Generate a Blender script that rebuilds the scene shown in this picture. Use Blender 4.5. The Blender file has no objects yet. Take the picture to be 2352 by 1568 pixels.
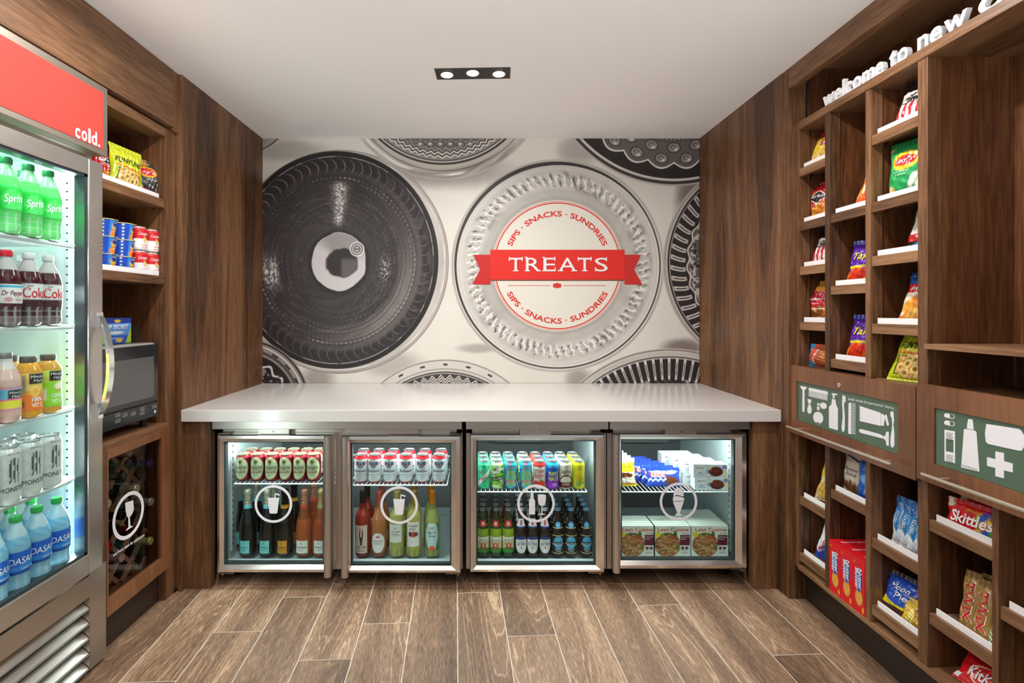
import bpy, math, random
import numpy as np
from math import sin, cos, pi, radians as R
random.seed(7)
S = bpy.context.scene
COL = S.collection

# ------------------------------------------------------------------ camera, world, lights, exposure
F = 1180.0; CX = 1105.0; CY = 715.0; H = 1.30      # focal length in px and principal point of the 2352x1568 frame
cam_d = bpy.data.cameras.new('camera'); cam = bpy.data.objects.new('camera', cam_d); COL.objects.link(cam)
cam_d.sensor_width = 36; cam_d.lens = F/2352*36
cam_d.shift_x = (1176-CX)/2352; cam_d.shift_y = (CY-784)/2352
cam_d.clip_start = 0.02
cam.location = (0, 0, H); cam.rotation_euler = (pi/2, 0, 0)
S.camera = cam
S.view_settings.view_transform = 'Standard'; S.view_settings.look = 'None'
S.view_settings.gamma = 1; S.view_settings.exposure = -0.36; S.view_settings.use_curve_mapping = False
try:
    S.cycles.transparent_max_bounces = 32
except Exception: pass
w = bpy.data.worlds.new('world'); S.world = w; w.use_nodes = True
_nt = w.node_tree; _bg = _nt.nodes['Background']          # dim lobby ambient; brighter glow below the horizon added to lift the ceiling
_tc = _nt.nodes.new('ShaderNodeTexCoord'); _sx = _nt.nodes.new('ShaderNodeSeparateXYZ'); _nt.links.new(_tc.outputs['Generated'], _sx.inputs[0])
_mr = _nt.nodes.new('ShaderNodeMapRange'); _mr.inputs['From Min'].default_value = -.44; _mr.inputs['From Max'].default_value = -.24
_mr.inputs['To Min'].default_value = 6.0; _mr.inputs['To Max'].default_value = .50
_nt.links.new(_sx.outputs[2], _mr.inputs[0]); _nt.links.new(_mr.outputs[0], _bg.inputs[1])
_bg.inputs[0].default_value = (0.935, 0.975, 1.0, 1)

def area(name, loc, rot, sx, sy, power, col, shape='RECTANGLE', spread=180):
    d = bpy.data.lights.new(name, 'AREA'); d.shape = shape; d.size = sx; d.size_y = sy
    d.energy = power; d.color = col; d.spread = R(spread)
    o = bpy.data.objects.new(name, d); COL.objects.link(o); o.location = loc; o.rotation_euler = rot
    return o
WARM = (1.0, 0.975, 0.945)
DL = [(-0.93, 1.62), (0.93, 1.62), (0.0, 0.75), (-0.93, 0.1), (0.93, 0.1)]     # round ceiling downlights out of frame
for (x, y), pw in zip(DL, (17, 17, 5, 5, 5)):
    area('downlight_lamp', (x, y, 2.392), (0, 0, 0), .08, .08, pw, WARM, 'DISK', 165)
for x in (-.12, .0, .12):
    area('downlight_lamp', (x-.038, 2.372, 2.389), (0, 0, 0), .05, .05, 5.2, WARM, 'DISK', 160)
COOL = (0.93, 1.0, 0.99)
# cooler and fridge interior strips
for x0, x1, p in ((-1.20, -.71, 5.5), (-.64, -.15, 5.5), (-.02, .54, 6.5), (.66, 1.20, 5)):
    area('cooler_strip_lamp', ((x0+x1)/2, 2.508, .708), (R(12), 0, 0), (x1-x0)*.95, .02, p, COOL, 'RECTANGLE', 180)
area('fridge_strip_lamp', (-1.455, 1.835, 1.08), (R(90), 0, R(218)), .03, 1.35, 15, (.90, 1.0, .97))
area('fridge_strip_lamp', (-1.455, 1.20, 1.08), (R(90), 0, R(-40)), .03, 1.35, 15, (.90, 1.0, .97))
area('fridge_strip_lamp', (-1.46, 1.52, 1.835), (0, R(25), 0), .03, .55, 4, (.90, 1.0, .97))

# ------------------------------------------------------------------ helpers
def P(x, y, Y):                      # photo pixel -> point on the plane at depth Y
    return ((x-CX)*Y/F, Y, H-(y-CY)*Y/F)
def PX(x, y, X):                     # photo pixel -> point on the plane at X
    Y = X*F/(x-CX); return (X, Y, H-(y-CY)*Y/F)
def lin(c):
    c = np.asarray(c, float)/255.0
    return np.where(c <= .04045, c/12.92, ((c+.055)/1.055)**2.4)
def hx(s): return tuple(int(s[i:i+2], 16) for i in (0, 2, 4))

_mats = {}
def _new(name):
    m = bpy.data.materials.new(name); m.use_nodes = True; nt = m.node_tree
    return m, nt, nt.nodes['Principled BSDF']
def plain(name, rgb, rough=.5, metal=0, **k):
    if name in _mats: return _mats[name]
    m, nt, b = _new(name)
    b.inputs['Base Color'].default_value = (*lin(rgb), 1); b.inputs['Roughness'].default_value = rough
    b.inputs['Metallic'].default_value = metal
    for kk, v in k.items(): b.inputs[kk.replace('_', ' ')].default_value = v
    _mats[name] = m; return m
def printed(name, rough=.5, metal=0, trans=0, coat=0, alpha=1):
    if name in _mats: return _mats[name]
    m, nt, b = _new(name)
    a = nt.nodes.new('ShaderNodeAttribute'); a.attribute_name = 'Col'
    nt.links.new(a.outputs['Color'], b.inputs['Base Color'])
    b.inputs['Roughness'].default_value = rough; b.inputs['Metallic'].default_value = metal
    b.inputs['Transmission Weight'].default_value = trans; b.inputs['Coat Weight'].default_value = coat
    b.inputs['Coat Roughness'].default_value = .15
    if trans: b.inputs['IOR'].default_value = 1.2
    _mats[name] = m; return m
def glassy(name, tint=(255, 255, 255), fac=.9, rough=.02, gcol=(1, 1, 1)):
    """thin clear sheet: mostly see-through, glossy towards grazing angles"""
    if name in _mats: return _mats[name]
    m = bpy.data.materials.new(name); m.use_nodes = True; nt = m.node_tree; nt.nodes.clear()
    o = nt.nodes.new('ShaderNodeOutputMaterial'); mx = nt.nodes.new('ShaderNodeMixShader')
    t = nt.nodes.new('ShaderNodeBsdfTransparent'); g = nt.nodes.new('ShaderNodeBsdfGlossy'); f = nt.nodes.new('ShaderNodeFresnel')
    t.inputs[0].default_value = (*lin(tint), 1); g.inputs['Color'].default_value = (*gcol, 1); g.inputs['Roughness'].default_value = rough
    f.inputs[0].default_value = 1.45
    ge = nt.nodes.new('ShaderNodeNewGeometry'); iv = nt.nodes.new('ShaderNodeMath'); iv.operation = 'SUBTRACT'; iv.inputs[0].default_value = 1.0; nt.links.new(ge.outputs['Backfacing'], iv.inputs[1])
    m2 = nt.nodes.new('ShaderNodeMath'); m2.operation = 'MULTIPLY'
    mul = nt.nodes.new('ShaderNodeMath'); mul.operation = 'MULTIPLY'; mul.inputs[1].default_value = fac
    nt.links.new(f.outputs[0], mul.inputs[0]); nt.links.new(mul.outputs[0], m2.inputs[0]); nt.links.new(iv.outputs[0], m2.inputs[1]); nt.links.new(m2.outputs[0], mx.inputs[0])
    nt.links.new(t.outputs[0], mx.inputs[1]); nt.links.new(g.outputs[0], mx.inputs[2]); nt.links.new(mx.outputs[0], o.inputs[0])
    _mats[name] = m; return m
def emit(name, rgb, s):
    if name in _mats: return _mats[name]
    m, nt, b = _new(name); b.inputs['Base Color'].default_value = (*lin(rgb), 1)
    b.inputs['Emission Color'].default_value = (*lin(rgb), 1); b.inputs['Emission Strength'].default_value = s
    _mats[name] = m; return m
def wood(name, axis, c0, c1, c2, rough=.45, freq=1.0, seed=0.0, fig=.55):
    """veneer with the grain running along axis (0,1,2)"""
    if name in _mats: return _mats[name]
    m, nt, b = _new(name); N = nt.nodes.new; L = nt.links.new
    tc = N('ShaderNodeTexCoord'); mp = N('ShaderNodeMapping'); L(tc.outputs['Object'], mp.inputs[0])
    s = [1.0, 1.0, 1.0]; s[axis] = .075
    mp.inputs['Scale'].default_value = s; mp.inputs['Location'].default_value = (seed, seed*1.7, seed*.6)
    n1 = N('ShaderNodeTexNoise'); n1.inputs['Scale'].default_value = 5.0*freq; n1.inputs['Detail'].default_value = 5; n1.inputs['Distortion'].default_value = .5
    n2 = N('ShaderNodeTexNoise'); n2.inputs['Scale'].default_value = 110*freq; n2.inputs['Detail'].default_value = 4; n2.inputs['Distortion'].default_value = .3
    L(mp.outputs[0], n1.inputs[0]); L(mp.outputs[0], n2.inputs[0])
    # figure: rings of the broad noise
    mul = N('ShaderNodeMath'); mul.operation = 'MULTIPLY'; mul.inputs[1].default_value = 44; L(n1.outputs[0], mul.inputs[0])
    sn = N('ShaderNodeMath'); sn.operation = 'SINE'; L(mul.outputs[0], sn.inputs[0])
    a = N('ShaderNodeMath'); a.operation = 'MULTIPLY_ADD'; a.inputs[1].default_value = .10*fig; L(sn.outputs[0], a.inputs[0]); L(n1.outputs[0], a.inputs[2])
    sub = N('ShaderNodeMath'); sub.operation = 'MULTIPLY_ADD'; sub.inputs[1].default_value = .62; sub.inputs[2].default_value = -.31; L(n2.outputs[0], sub.inputs[0])
    ad = N('ShaderNodeMath'); ad.operation = 'ADD'; L(a.outputs[0], ad.inputs[0]); L(sub.outputs[0], ad.inputs[1])
    r = N('ShaderNodeValToRGB'); e = r.color_ramp.elements
    e[0].position = .28; e[0].color = (*lin(c0), 1); e[1].position = .74; e[1].color = (*lin(c2), 1)
    q = e.new(.50); q.color = (*lin(c1), 1)
    L(ad.outputs[0], r.inputs[0]); L(r.outputs[0], b.inputs['Base Color'])
    b.inputs['Roughness'].default_value = rough
    bp = N('ShaderNodeBump'); bp.inputs['Strength'].default_value = .06; bp.inputs['Distance'].default_value = .002
    L(n2.outputs[0], bp.inputs['Height']); L(bp.outputs[0], b.inputs['Normal'])
    _mats[name] = m; return m

def steel(name, rgb, axis=0, rough=.3):
    if name in _mats: return _mats[name]
    m, nt, b = _new(name); N = nt.nodes.new; L = nt.links.new
    tc = N('ShaderNodeTexCoord'); mp = N('ShaderNodeMapping'); L(tc.outputs['Object'], mp.inputs[0])
    s = [300.0]*3; s[axis] = 4.0; mp.inputs['Scale'].default_value = s
    n = N('ShaderNodeTexNoise'); n.inputs['Scale'].default_value = 1.0; n.inputs['Detail'].default_value = 2; L(mp.outputs[0], n.inputs[0])
    mr = N('ShaderNodeMapRange'); mr.inputs['To Min'].default_value = rough-.07; mr.inputs['To Max'].default_value = rough+.1
    L(n.outputs[0], mr.inputs[0]); L(mr.outputs[0], b.inputs['Roughness'])
    b.inputs['Base Color'].default_value = (*lin(rgb), 1); b.inputs['Metallic'].default_value = .95
    bp = N('ShaderNodeBump'); bp.inputs['Strength'].default_value = .015; bp.inputs['Distance'].default_value = .001
    L(n.outputs[0], bp.inputs['Height']); L(bp.outputs[0], b.inputs['Normal'])
    _mats[name] = m; return m

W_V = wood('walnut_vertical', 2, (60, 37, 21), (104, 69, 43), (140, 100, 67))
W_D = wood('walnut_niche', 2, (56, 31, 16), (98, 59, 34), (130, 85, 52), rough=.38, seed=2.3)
W_Y = wood('walnut_along', 1, (78, 51, 32), (120, 84, 56), (152, 114, 80), seed=4.1)
W_R = wood('cherry_drawer', 2, (100, 60, 37), (120, 77, 49), (136, 91, 61), rough=.33, freq=.8, seed=6.2, fig=.2)
W_K = wood('dark_kick', 1, (30, 19, 14), (48, 32, 24), (62, 43, 33), rough=.4, seed=1.1)
STEEL = steel('brushed_steel', (190, 182, 174))
STEELV = steel('brushed_steel_upright', (200, 194, 187), 2)
CHROME = plain('polished_steel', (232, 227, 222), .2, .95)
DARKST = steel('dark_steel', (150, 140, 130), 0, .38)  # darker steel tone for hinges and shelf standard slots
WHITE_A = plain('white_acrylic', (246, 246, 248), .25, 0, Coat_Weight=.2)
BLACK = plain('black_plastic', (16, 16, 17), .35)
LINER = plain('cooler_liner', (186, 198, 200), .32, .0)
LINER2 = plain('cooler_liner_grey', (108, 112, 112), .40, .3)
GLASS = glassy('door_glass', (244, 251, 250), .5)
CLEAR = glassy('clear_plastic', (252, 253, 253), .9, .05)
DECAL = plain('white_vinyl', (238, 237, 242), .5)
PAPER = printed('printed_paper', .6); FILM = printed('printed_film', .28, .0, 0, .35); CARD = printed('printed_card', .42)
CANM = printed('printed_can', .28, .35); PLAST = printed('printed_plastic', .35); JUICE = printed('coloured_liquid', .06, 0, .35, .8)
DGLASS = printed('dark_bottle_glass', .06, 0, 0, .6)
FOIL = printed('foil_cap', .3, .6)
ALU = plain('aluminium_lid', (214, 214, 214), .22, .95)
GOLDALU = plain('golden_lid', (214, 205, 170), .22, .85)
WIRE = plain('white_wire', (226, 232, 232), .3, .2)

class M:
    def __init__(s): s.V = []; s.F = []; s.C = []; s.MI = []; s.n = 0; s.sm = []
    def add(s, v, f, col=(200, 200, 200), mi=0, smooth=False):
        v = np.asarray(v, float).reshape(-1, 3); k = len(v)
        c = np.asarray(col, float)
        c = np.tile(lin(c), (k, 1)) if c.ndim == 1 else c
        s.V.append(v); s.C.append(c); n = s.n
        s.F += [tuple(i+n for i in q) for q in f]; s.MI += [mi]*len(f); s.sm += [smooth]*len(f); s.n += k
    def box(s, x0, x1, y0, y1, z0, z1, col=(200, 200, 200), mi=0):
        if x0 > x1: x0, x1 = x1, x0
        if y0 > y1: y0, y1 = y1, y0
        if z0 > z1: z0, z1 = z1, z0
        s.add([(x0, y0, z0), (x1, y0, z0), (x1, y1, z0), (x0, y1, z0), (x0, y0, z1), (x1, y0, z1), (x1, y1, z1), (x0, y1, z1)],
              [(0, 3, 2, 1), (4, 5, 6, 7), (0, 1, 5, 4), (1, 2, 6, 5), (2, 3, 7, 6), (3, 0, 4, 7)], col, mi)
    def tube(s, p0, p1, r, n=8, col=(200, 200, 200), mi=0, cap=True, r1=None):
        p0 = np.array(p0, float); p1 = np.array(p1, float); d = p1-p0; d /= np.linalg.norm(d)
        a = np.cross(d, (0, 0, 1) if abs(d[2]) < .9 else (1, 0, 0)); a /= np.linalg.norm(a); b = np.cross(d, a)
        r1 = r if r1 is None else r1
        v = [p0+r*(cos(t)*a+sin(t)*b) for t in np.arange(n)*2*pi/n]+[p1+r1*(cos(t)*a+sin(t)*b) for t in np.arange(n)*2*pi/n]
        f = [(i, n+i, n+(i+1) % n, (i+1) % n) for i in range(n)]
        s.add(v, f, col, mi, True)
        if cap: s.add(v[:n], [tuple(range(n))], col, mi); s.add(v[n:], [tuple(range(n-1, -1, -1))], col, mi)
    def path(s, pts, r, n=8, col=(200, 200, 200), mi=0):
        for a, b in zip(pts[:-1], pts[1:]): s.tube(a, b, r, n, col, mi)
    def lathe(s, prof, n=32, col=(200, 200, 200), mi=0, a0=0, a1=2*pi, colf=None, off=0, c=(0, 0)):
        full = abs(a1-a0-2*pi) < 1e-6; m = n if full else n+1
        t = a0+np.arange(m)*(a1-a0)/n; pr = np.asarray(prof, float)
        TT, RR = np.meshgrid(t, pr[:, 0]+off*(pr[:, 0] > 0)); ZZ = np.repeat(pr[:, 1][:, None], m, 1)
        v = np.stack([c[0]+RR*np.sin(TT), c[1]-RR*np.cos(TT), ZZ], -1).reshape(-1, 3); k = len(pr)
        f = [(i*m+j, i*m+(j+1) % m, (i+1)*m+(j+1) % m, (i+1)*m+j) for i in range(k-1) for j in range(n)]
        cc = col
        if colf is not None:
            tt = (TT+pi) % (2*pi)-pi
            cc = colf(tt/pi, (ZZ-pr[0, 1])/(pr[-1, 1]-pr[0, 1])).reshape(-1, 3)
        s.add(v, f, cc, mi, True)
    def prism(s, pts, y0, y1, col=(200, 200, 200), mi=0, axis='y'):
        n = len(pts)
        if axis == 'y': v = [(a, y0, b) for a, b in pts]+[(a, y1, b) for a, b in pts]
        elif axis == 'x': v = [(y0, a, b) for a, b in pts]+[(y1, a, b) for a, b in pts]
        else: v = [(a, b, y0) for a, b in pts]+[(a, b, y1) for a, b in pts]
        f = [tuple(range(n)), tuple(range(2*n-1, n-1, -1))]+[(i, n+i, n+(i+1) % n, (i+1) % n) for i in range(n)]
        s.add(v, f, col, mi)
    def build(s, name, mats, parent=None, loc=(0, 0, 0), rot=(0, 0, 0), bevel=0, seg=2):
        me = bpy.data.meshes.new(name)
        me.from_pydata(np.concatenate(s.V).tolist(), [], s.F)
        if not isinstance(mats, (list, tuple)): mats = [mats]
        for q in mats: me.materials.append(q)
        if len(mats) > 1: me.polygons.foreach_set('material_index', s.MI)
        me.polygons.foreach_set('use_smooth', s.sm)
        ca = me.color_attributes.new('Col', 'FLOAT_COLOR', 'POINT')
        C = np.concatenate(s.C); ca.data.foreach_set('color', np.hstack([C, np.ones((len(C), 1))]).astype(np.float32).ravel())
        me.update()
        if any(s.sm): me.set_sharp_from_angle(angle=R(40))
        o = bpy.data.objects.new(name, me); COL.objects.link(o); o.parent = parent
        o.location = loc; o.rotation_euler = rot
        if bevel:
            b = o.modifiers.new('bevel', 'BEVEL'); b.width = bevel; b.segments = seg; b.limit_method = 'ANGLE'
        return o

def thing(name, label, cat, loc=(0, 0, 0), rot=(0, 0, 0), group=None):
    o = bpy.data.objects.new(name, None); COL.objects.link(o); o.empty_display_size = .05
    o.location = loc; o.rotation_euler = rot
    return tag(o, label, cat, group)
def tag(o, label, cat, group=None):
    o['label'] = label; o['category'] = cat
    if group: o['group'] = group
    return o
def struct(o): o['kind'] = 'structure'; return o
def kids(o): return [c for c in COL.objects if c.parent == o]
_kc = {}
def copy_tree(root):
    r = root.copy(); COL.objects.link(r)
    ch = _kc.get(root.name)
    if ch is None: ch = _kc[root.name] = [(c, kids(c)) for c in kids(root)]
    for c, gs in ch:
        d = c.copy(); COL.objects.link(d); d.parent = r
        for g in gs:
            e = g.copy(); COL.objects.link(e); e.parent = d
    return r
_proto = {}
def place(kind, maker, name, loc, rz=0, label='', cat='', group=None, rx=0, ry=0):
    if kind not in _proto:
        o = thing(name, label, cat, (0, 0, 0)); maker(o); _proto[kind] = o
    else:
        o = copy_tree(_proto[kind])
        if 'group' in o: del o['group']
    o.location = loc; o.rotation_euler = (rx, ry, rz); tag(o, label, cat, group)
    return o

# ------------------------------------------------------------------ lettering and art
_tx = {}
def tgeo(s, bold=0.0):
    if 'M' in s or 'm' in s: bold = 0
    k = (s, bold)
    if k in _tx: return _tx[k]
    cu = bpy.data.curves.new('t', 'FONT'); cu.body = s; cu.size = 1; cu.resolution_u = 3; cu.offset = bold*.42
    o = bpy.data.objects.new('t', cu); COL.objects.link(o)
    bpy.context.view_layer.update(); dg = bpy.context.evaluated_depsgraph_get()
    me = o.evaluated_get(dg).to_mesh()
    v = np.array([q.co[:2] for q in me.vertices]).reshape(-1, 2); f = [tuple(p.vertices) for p in me.polygons]
    o.evaluated_get(dg).to_mesh_clear(); bpy.data.objects.remove(o); bpy.data.curves.remove(cu)
    _tx[k] = (v, f); return _tx[k]
CAP = .729
def text(m, s, cx, cz, h, col, mp, w=None, rot=0, shear=0, bold=0.015, off=.0009, mi=0, warp=None):
    """letters of cap height h, centred at cx,cz on the surface mp(x,z,off)->xyz"""
    v, f = tgeo(s, bold)
    if len(v) == 0: return
    x = v[:, 0]; y = v[:, 1]/CAP*h
    x0, x1 = x.min(), x.max(); sx = h/CAP if w is None else w/(x1-x0)
    x = (x-(x0+x1)/2)*sx; y = y-h/2; x = x+shear*y
    if warp: x, y = warp(x, y)
    X = cx+x*cos(rot)-y*sin(rot); Z = cz+x*sin(rot)+y*cos(rot)
    m.add(mp(X, Z, off), f, col, mi)

class Art:
    """colours on a grid: u in -1..1 across, v in 0..1 up"""
    def __init__(s, u, v, base): s.u = u; s.v = v; s.c = np.ones(u.shape+(3,))*lin(base)
    def m(s, a, col): a = np.clip(a, 0, 1)[..., None]; s.c = s.c*(1-a)+lin(col)*a; return s
    def rect(s, u0, v0, u1, v1, col): return s.m(((s.u >= u0) & (s.u <= u1) & (s.v >= v0) & (s.v <= v1))*1.0, col)
    def ell(s, cu, cv, ru, rv, col, rot=0):
        du = s.u-cu; dv = (s.v-cv); a = du*cos(rot)+dv*sin(rot)*2; b = dv*cos(rot)-du*sin(rot)/2
        return s.m(np.clip((1-np.hypot(a/ru, b/rv))*min(ru, rv*2)/.05+.5, 0, 1), col)
    def grad(s, v0, v1, col): return s.m((s.v-v0)/(v1-v0), col)
    def stripes(s, n, col, v0=0, v1=1, slant=0, duty=.5, u0=-1, u1=1):
        return s.m((((s.u*n*.5+s.v*slant) % 1 < duty) & (s.v > v0) & (s.v < v1) & (s.u > u0) & (s.u < u1))*1.0, col)
    def blobs(s, cu, cv, ru, rv, n, cols, size, seed=1, asp=.6):
        r = random.Random(seed)
        for i in range(n):
            t = r.random()*2*pi; q = math.sqrt(r.random()); c = cols[i % len(cols)]
            s.ell(cu+ru*q*cos(t), cv+rv*q*sin(t), size*(.7+.6*r.random()), size*.5*asp*(.7+.6*r.random()), c, r.random()*3)
        return s
    def rings(s, cu, cv, ru, rv, n, col, size, seed=1):
        r = random.Random(seed)
        for i in range(n):
            t = r.random()*2*pi; q = math.sqrt(r.random()); a = cu+ru*q*cos(t); b = cv+rv*q*sin(t)
            s.ell(a, b, size, size*.45, hx('a86a20')); s.ell(a, b, size*.88, size*.40, col); s.ell(a, b, size*.42, size*.17, hx('8a6a20'))
        return s

def grid_surf(m, W, Hh, mp, art, nx, nz, x0=None, x1=None, z0=0, z1=None, off=0, mi=0, smooth=True, flip=False):
    x0 = -W/2 if x0 is None else x0; x1 = W/2 if x1 is None else x1; z1 = Hh if z1 is None else z1
    xs = np.linspace(x0, x1, nx+1); zs = np.linspace(z0, z1, nz+1); X, Z = np.meshgrid(xs, zs)
    c = art(Art(2*X/W, Z/Hh, (200, 200, 200))).c.reshape(-1, 3) if callable(art) else art
    v = mp(X.ravel(), Z.ravel(), off)
    f = [(j*(nx+1)+i, j*(nx+1)+i+1, (j+1)*(nx+1)+i+1, (j+1)*(nx+1)+i) for j in range(nz) for i in range(nx)]
    if flip: f = [q[::-1] for q in f]
    m.add(v, f, c, mi, smooth)
def flat(y): return lambda x, z, off: np.stack([x, np.zeros_like(x)+y-off, z], -1)
def base(col):
    def f(a): a.c[...] = lin(col); return a
    return f

def bag(root, W, Hh, T, art, texts, seed=1, name='pouch', mat=None, nx=60, nz=84, back=None, wr=1.0, lean=0.0):
    """a filled, crimped pouch standing on its bottom seam, front towards -Y"""
    wr_ = wr; r = random.Random(seed); ph = [r.random()*6 for _ in range(6)]
    def th(x, z):
        u = np.clip(2*x/W, -1, 1); v = np.clip(z/Hh, 0, 1)
        t = T*np.clip(1-np.abs(u)**2.2, 0, 1)**.6*np.clip(np.sin(pi*np.clip((v-.04)/.92, 0, 1)), 0, 1)**.55
        wv = .0022*np.sin(14*u+5*v+ph[0])*np.sin(9*v+ph[1])+.0016*np.sin(26*u-11*v+ph[2])+.0012*np.sin(40*v+7*u+ph[3])
        return t+.72*wr_*wv*np.clip(t/T*1.5, .15, 1)*(T/.03)**.6
    def mp(x, z, off):
        v = z/Hh; xx = x*(1-.07*np.sin(pi*np.clip(v, 0, 1)))+lean*z+.002*np.sin(12*v+ph[4])
        rip = .0012*np.sin(x*420)*((v < .05) | (v > .95))
        return np.stack([xx, -(th(x, z)+off+.0006)+rip, z+.0015*np.sin(x*90+ph[5])*(v > .9)], -1)
    def mpb(x, z, off):
        v = mp(x, z, off); v[:, 1] = -v[:, 1]; return v
    m = M(); grid_surf(m, W, Hh, mp, art, nx, nz)
    bc = back
    grid_surf(m, W, Hh, mpb, (lambda a: art(a)) if bc is None else base(bc), 20, 28, flip=True)
    # side seams
    for sx in (-W/2, W/2):
        zs = np.linspace(0, Hh, 15); a = mp(np.full(15, sx), zs, 0); b = mpb(np.full(15, sx), zs, 0)
        m.add(np.concatenate([a, b]), [(i, i+1, 16+i, 15+i) for i in range(14)], (150, 150, 150))
    for t in texts:
        text(m, t[0], t[1]*W/2, t[2]*Hh, t[3]*Hh, t[4], mp, **{**dict(off=.0036), **(t[5] if len(t) > 5 else {})})
    m.build(name, mat or FILM, root)
    # crimped seals
    for nm, z0, z1 in (('top_seal', Hh-.001, Hh+.010),):
        q = M(); xs = np.linspace(-W/2*.99, W/2*.99, 25)
        for k, sg in enumerate((-1, 1)):
            v = [(x+lean*Hh, sg*.0006+.0014*sin(x*420), z0) for x in xs]+[(x+lean*Hh, sg*.0006+.0014*sin(x*420), z1+.0012*(i % 2)) for i, x in enumerate(xs)]
            c = art(Art(np.linspace(-1, 1, 25), np.full(25, .99), (200, 200, 200))).c
            q.add(v, [(i, i+1, 26+i, 25+i) for i in range(24)], np.concatenate([c, c]))
        q.build(nm, mat or FILM, root)

def carton(root, W, D, Hh, art, texts, side=None, top=None, name='carton', nx=60, nz=50, ttexts=(), extra=None):
    m = M(); mp = flat(-D/2)
    grid_surf(m, W, Hh, mp, art, nx, nz, smooth=False)
    side = side or (220, 220, 220); top = top or side
    v = [(-W/2, -D/2, 0), (W/2, -D/2, 0), (W/2, D/2, 0), (-W/2, D/2, 0), (-W/2, -D/2, Hh), (W/2, -D/2, Hh), (W/2, D/2, Hh), (-W/2, D/2, Hh)]
    m.add(v, [(0, 3, 2, 1), (1, 2, 6, 5), (2, 3, 7, 6), (3, 0, 4, 7)], side); m.add(v, [(4, 5, 6, 7)], top)
    m.box(-W/2+.004, W/2-.004, -.0006, .0006, Hh, Hh+.0006, tuple(int(c*.8) for c in top))
    for t in texts: text(m, t[0], t[1]*W/2, t[2]*Hh, t[3]*Hh, t[4], mp, off=.0005, **(t[5] if len(t) > 5 else {}))
    tm = lambda x, z, off: np.stack([x, z-D/2, np.full_like(x, Hh+.0004+off)], -1)
    for t in ttexts: text(m, t[0], t[1]*W/2, t[2]*D, t[3]*D, t[4], tm, off=.0005, **(t[5] if len(t) > 5 else {}))
    if extra: extra(m, mp)
    m.build(name, CARD, root)

def cyl_map(prof):
    pr = np.asarray(prof, float); Rm = pr[:, 0].max()
    def mp(x, z, off):
        r = np.interp(z, pr[:, 1], pr[:, 0]); t = x/Rm
        return np.stack([(r+off)*np.sin(t), -(r+off)*np.cos(t), z], -1)
    return mp
def smooth_prof(p, n):
    p = np.asarray(p, float); z = np.linspace(p[0, 1], p[-1, 1], n)
    return np.stack([np.interp(z, p[:, 1], p[:, 0]), z], -1)

def can(root, r, h, art, texts, lidm=None, mat=None):
    a = min(.014, h*.11)
    pr = [(r*.80, 0.0), (r*.93, .004), (r, .010), (r, h-a-.004), (r*.985, h-a), (r*.86, h-.003), (r*.84, h-.001)]
    m = M(); m.lathe(smooth_prof(pr, 46), 72, colf=lambda u, v: art(Art(u, v, (200, 200, 200))).c); m.add([(0, 0, .002)]+[(r*.8*cos(t), r*.8*sin(t), 0) for t in np.linspace(0, 2*pi, 17)], [(0, i+2, i+1) for i in range(16)], (190, 190, 190))
    mp = cyl_map(pr)
    for t in texts: text(m, t[0], t[1]*pi*r, t[2]*h, t[3]*h, t[4], mp, off=.0006, **(t[5] if len(t) > 5 else {}))
    m.build('can_body', mat or CANM, root)
    q = M(); q.lathe([(r*.84, h-.001), (r*.87, h), (r*.87, h+.0022), (r*.83, h+.0022), (r*.80, h-.002), (r*.76, h-.003), (0.0001, h-.003)], 40)
    q.add([(r*.45*cos(t), -r*.32+r*.28*sin(t), h-.0027) for t in np.linspace(0, 2*pi, 17)[:-1]], [tuple(range(16))])
    lid = q.build('lid', lidm or ALU, root)
    q = M(); q.prism([(r*.22*cos(t), r*.1+r*.38*sin(t)) for t in np.linspace(0, 2*pi, 17)[:-1]], h-.0026, h-.0008, axis='z'); q.build('pull_tab', lidm or ALU, lid)

def bottle(root, prof, glass, gcolf, cap=None, capm=None, capcol=None, label=None, neck=None, liquid=None, n=40, capprof=None, labels=()):
    """lathe bottle; labels: (z0,z1,ang_half,art,texts,matt)"""
    m = M(); pr = smooth_prof(prof, 60); m.lathe(pr, n, colf=lambda u, v: gcolf(Art(u, v, (20, 20, 20))).c)
    m.add([(prof[0][0]*cos(t), prof[0][0]*sin(t), prof[0][1]) for t in np.linspace(2*pi, 0, 25)[:-1]], [tuple(range(24))], (40, 40, 40))
    m.build('bottle_body', glass, root)
    Rm = max(p[0] for p in prof)
    for i, (nm, z0, z1, ah, art, texts, mat) in enumerate(labels):
        q = M(); hh = z1-z0; Wd = 2*ah*Rm; mp0 = cyl_map(prof)
        mp = lambda x, z, off, z0=z0: mp0(x, z+z0, off+.0007)
        if ah >= pi-.01:
            zz = np.linspace(z0, z1, 26); rr = np.interp(zz, [p[1] for p in prof], [p[0] for p in prof])+.0007
            q.lathe(np.stack([rr, zz], -1), 64, colf=lambda u, v, art=art: art(Art(u, v, (230, 230, 230))).c)
        else: grid_surf(q, Wd, hh, mp, art, 40, 40)
        for t in texts: text(q, t[0], t[1]*Wd/2, t[2]*hh, t[3]*hh, t[4], mp, off=.0006, **(t[5] if len(t) > 5 else {}))
        q.build(nm, mat, root)
    if capprof:
        for nm, cp, cc, cm in capprof:
            q = M()
            if cp[-1][0] > .001: cp = cp+[(.0002, cp[-1][1])]
            q.lathe(cp, 32, col=cc); q.build(nm, cm, root)

def ords(i): return ['first', 'second', 'third', 'fourth', 'fifth', 'sixth', 'seventh', 'eighth', 'ninth'][i]
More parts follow.
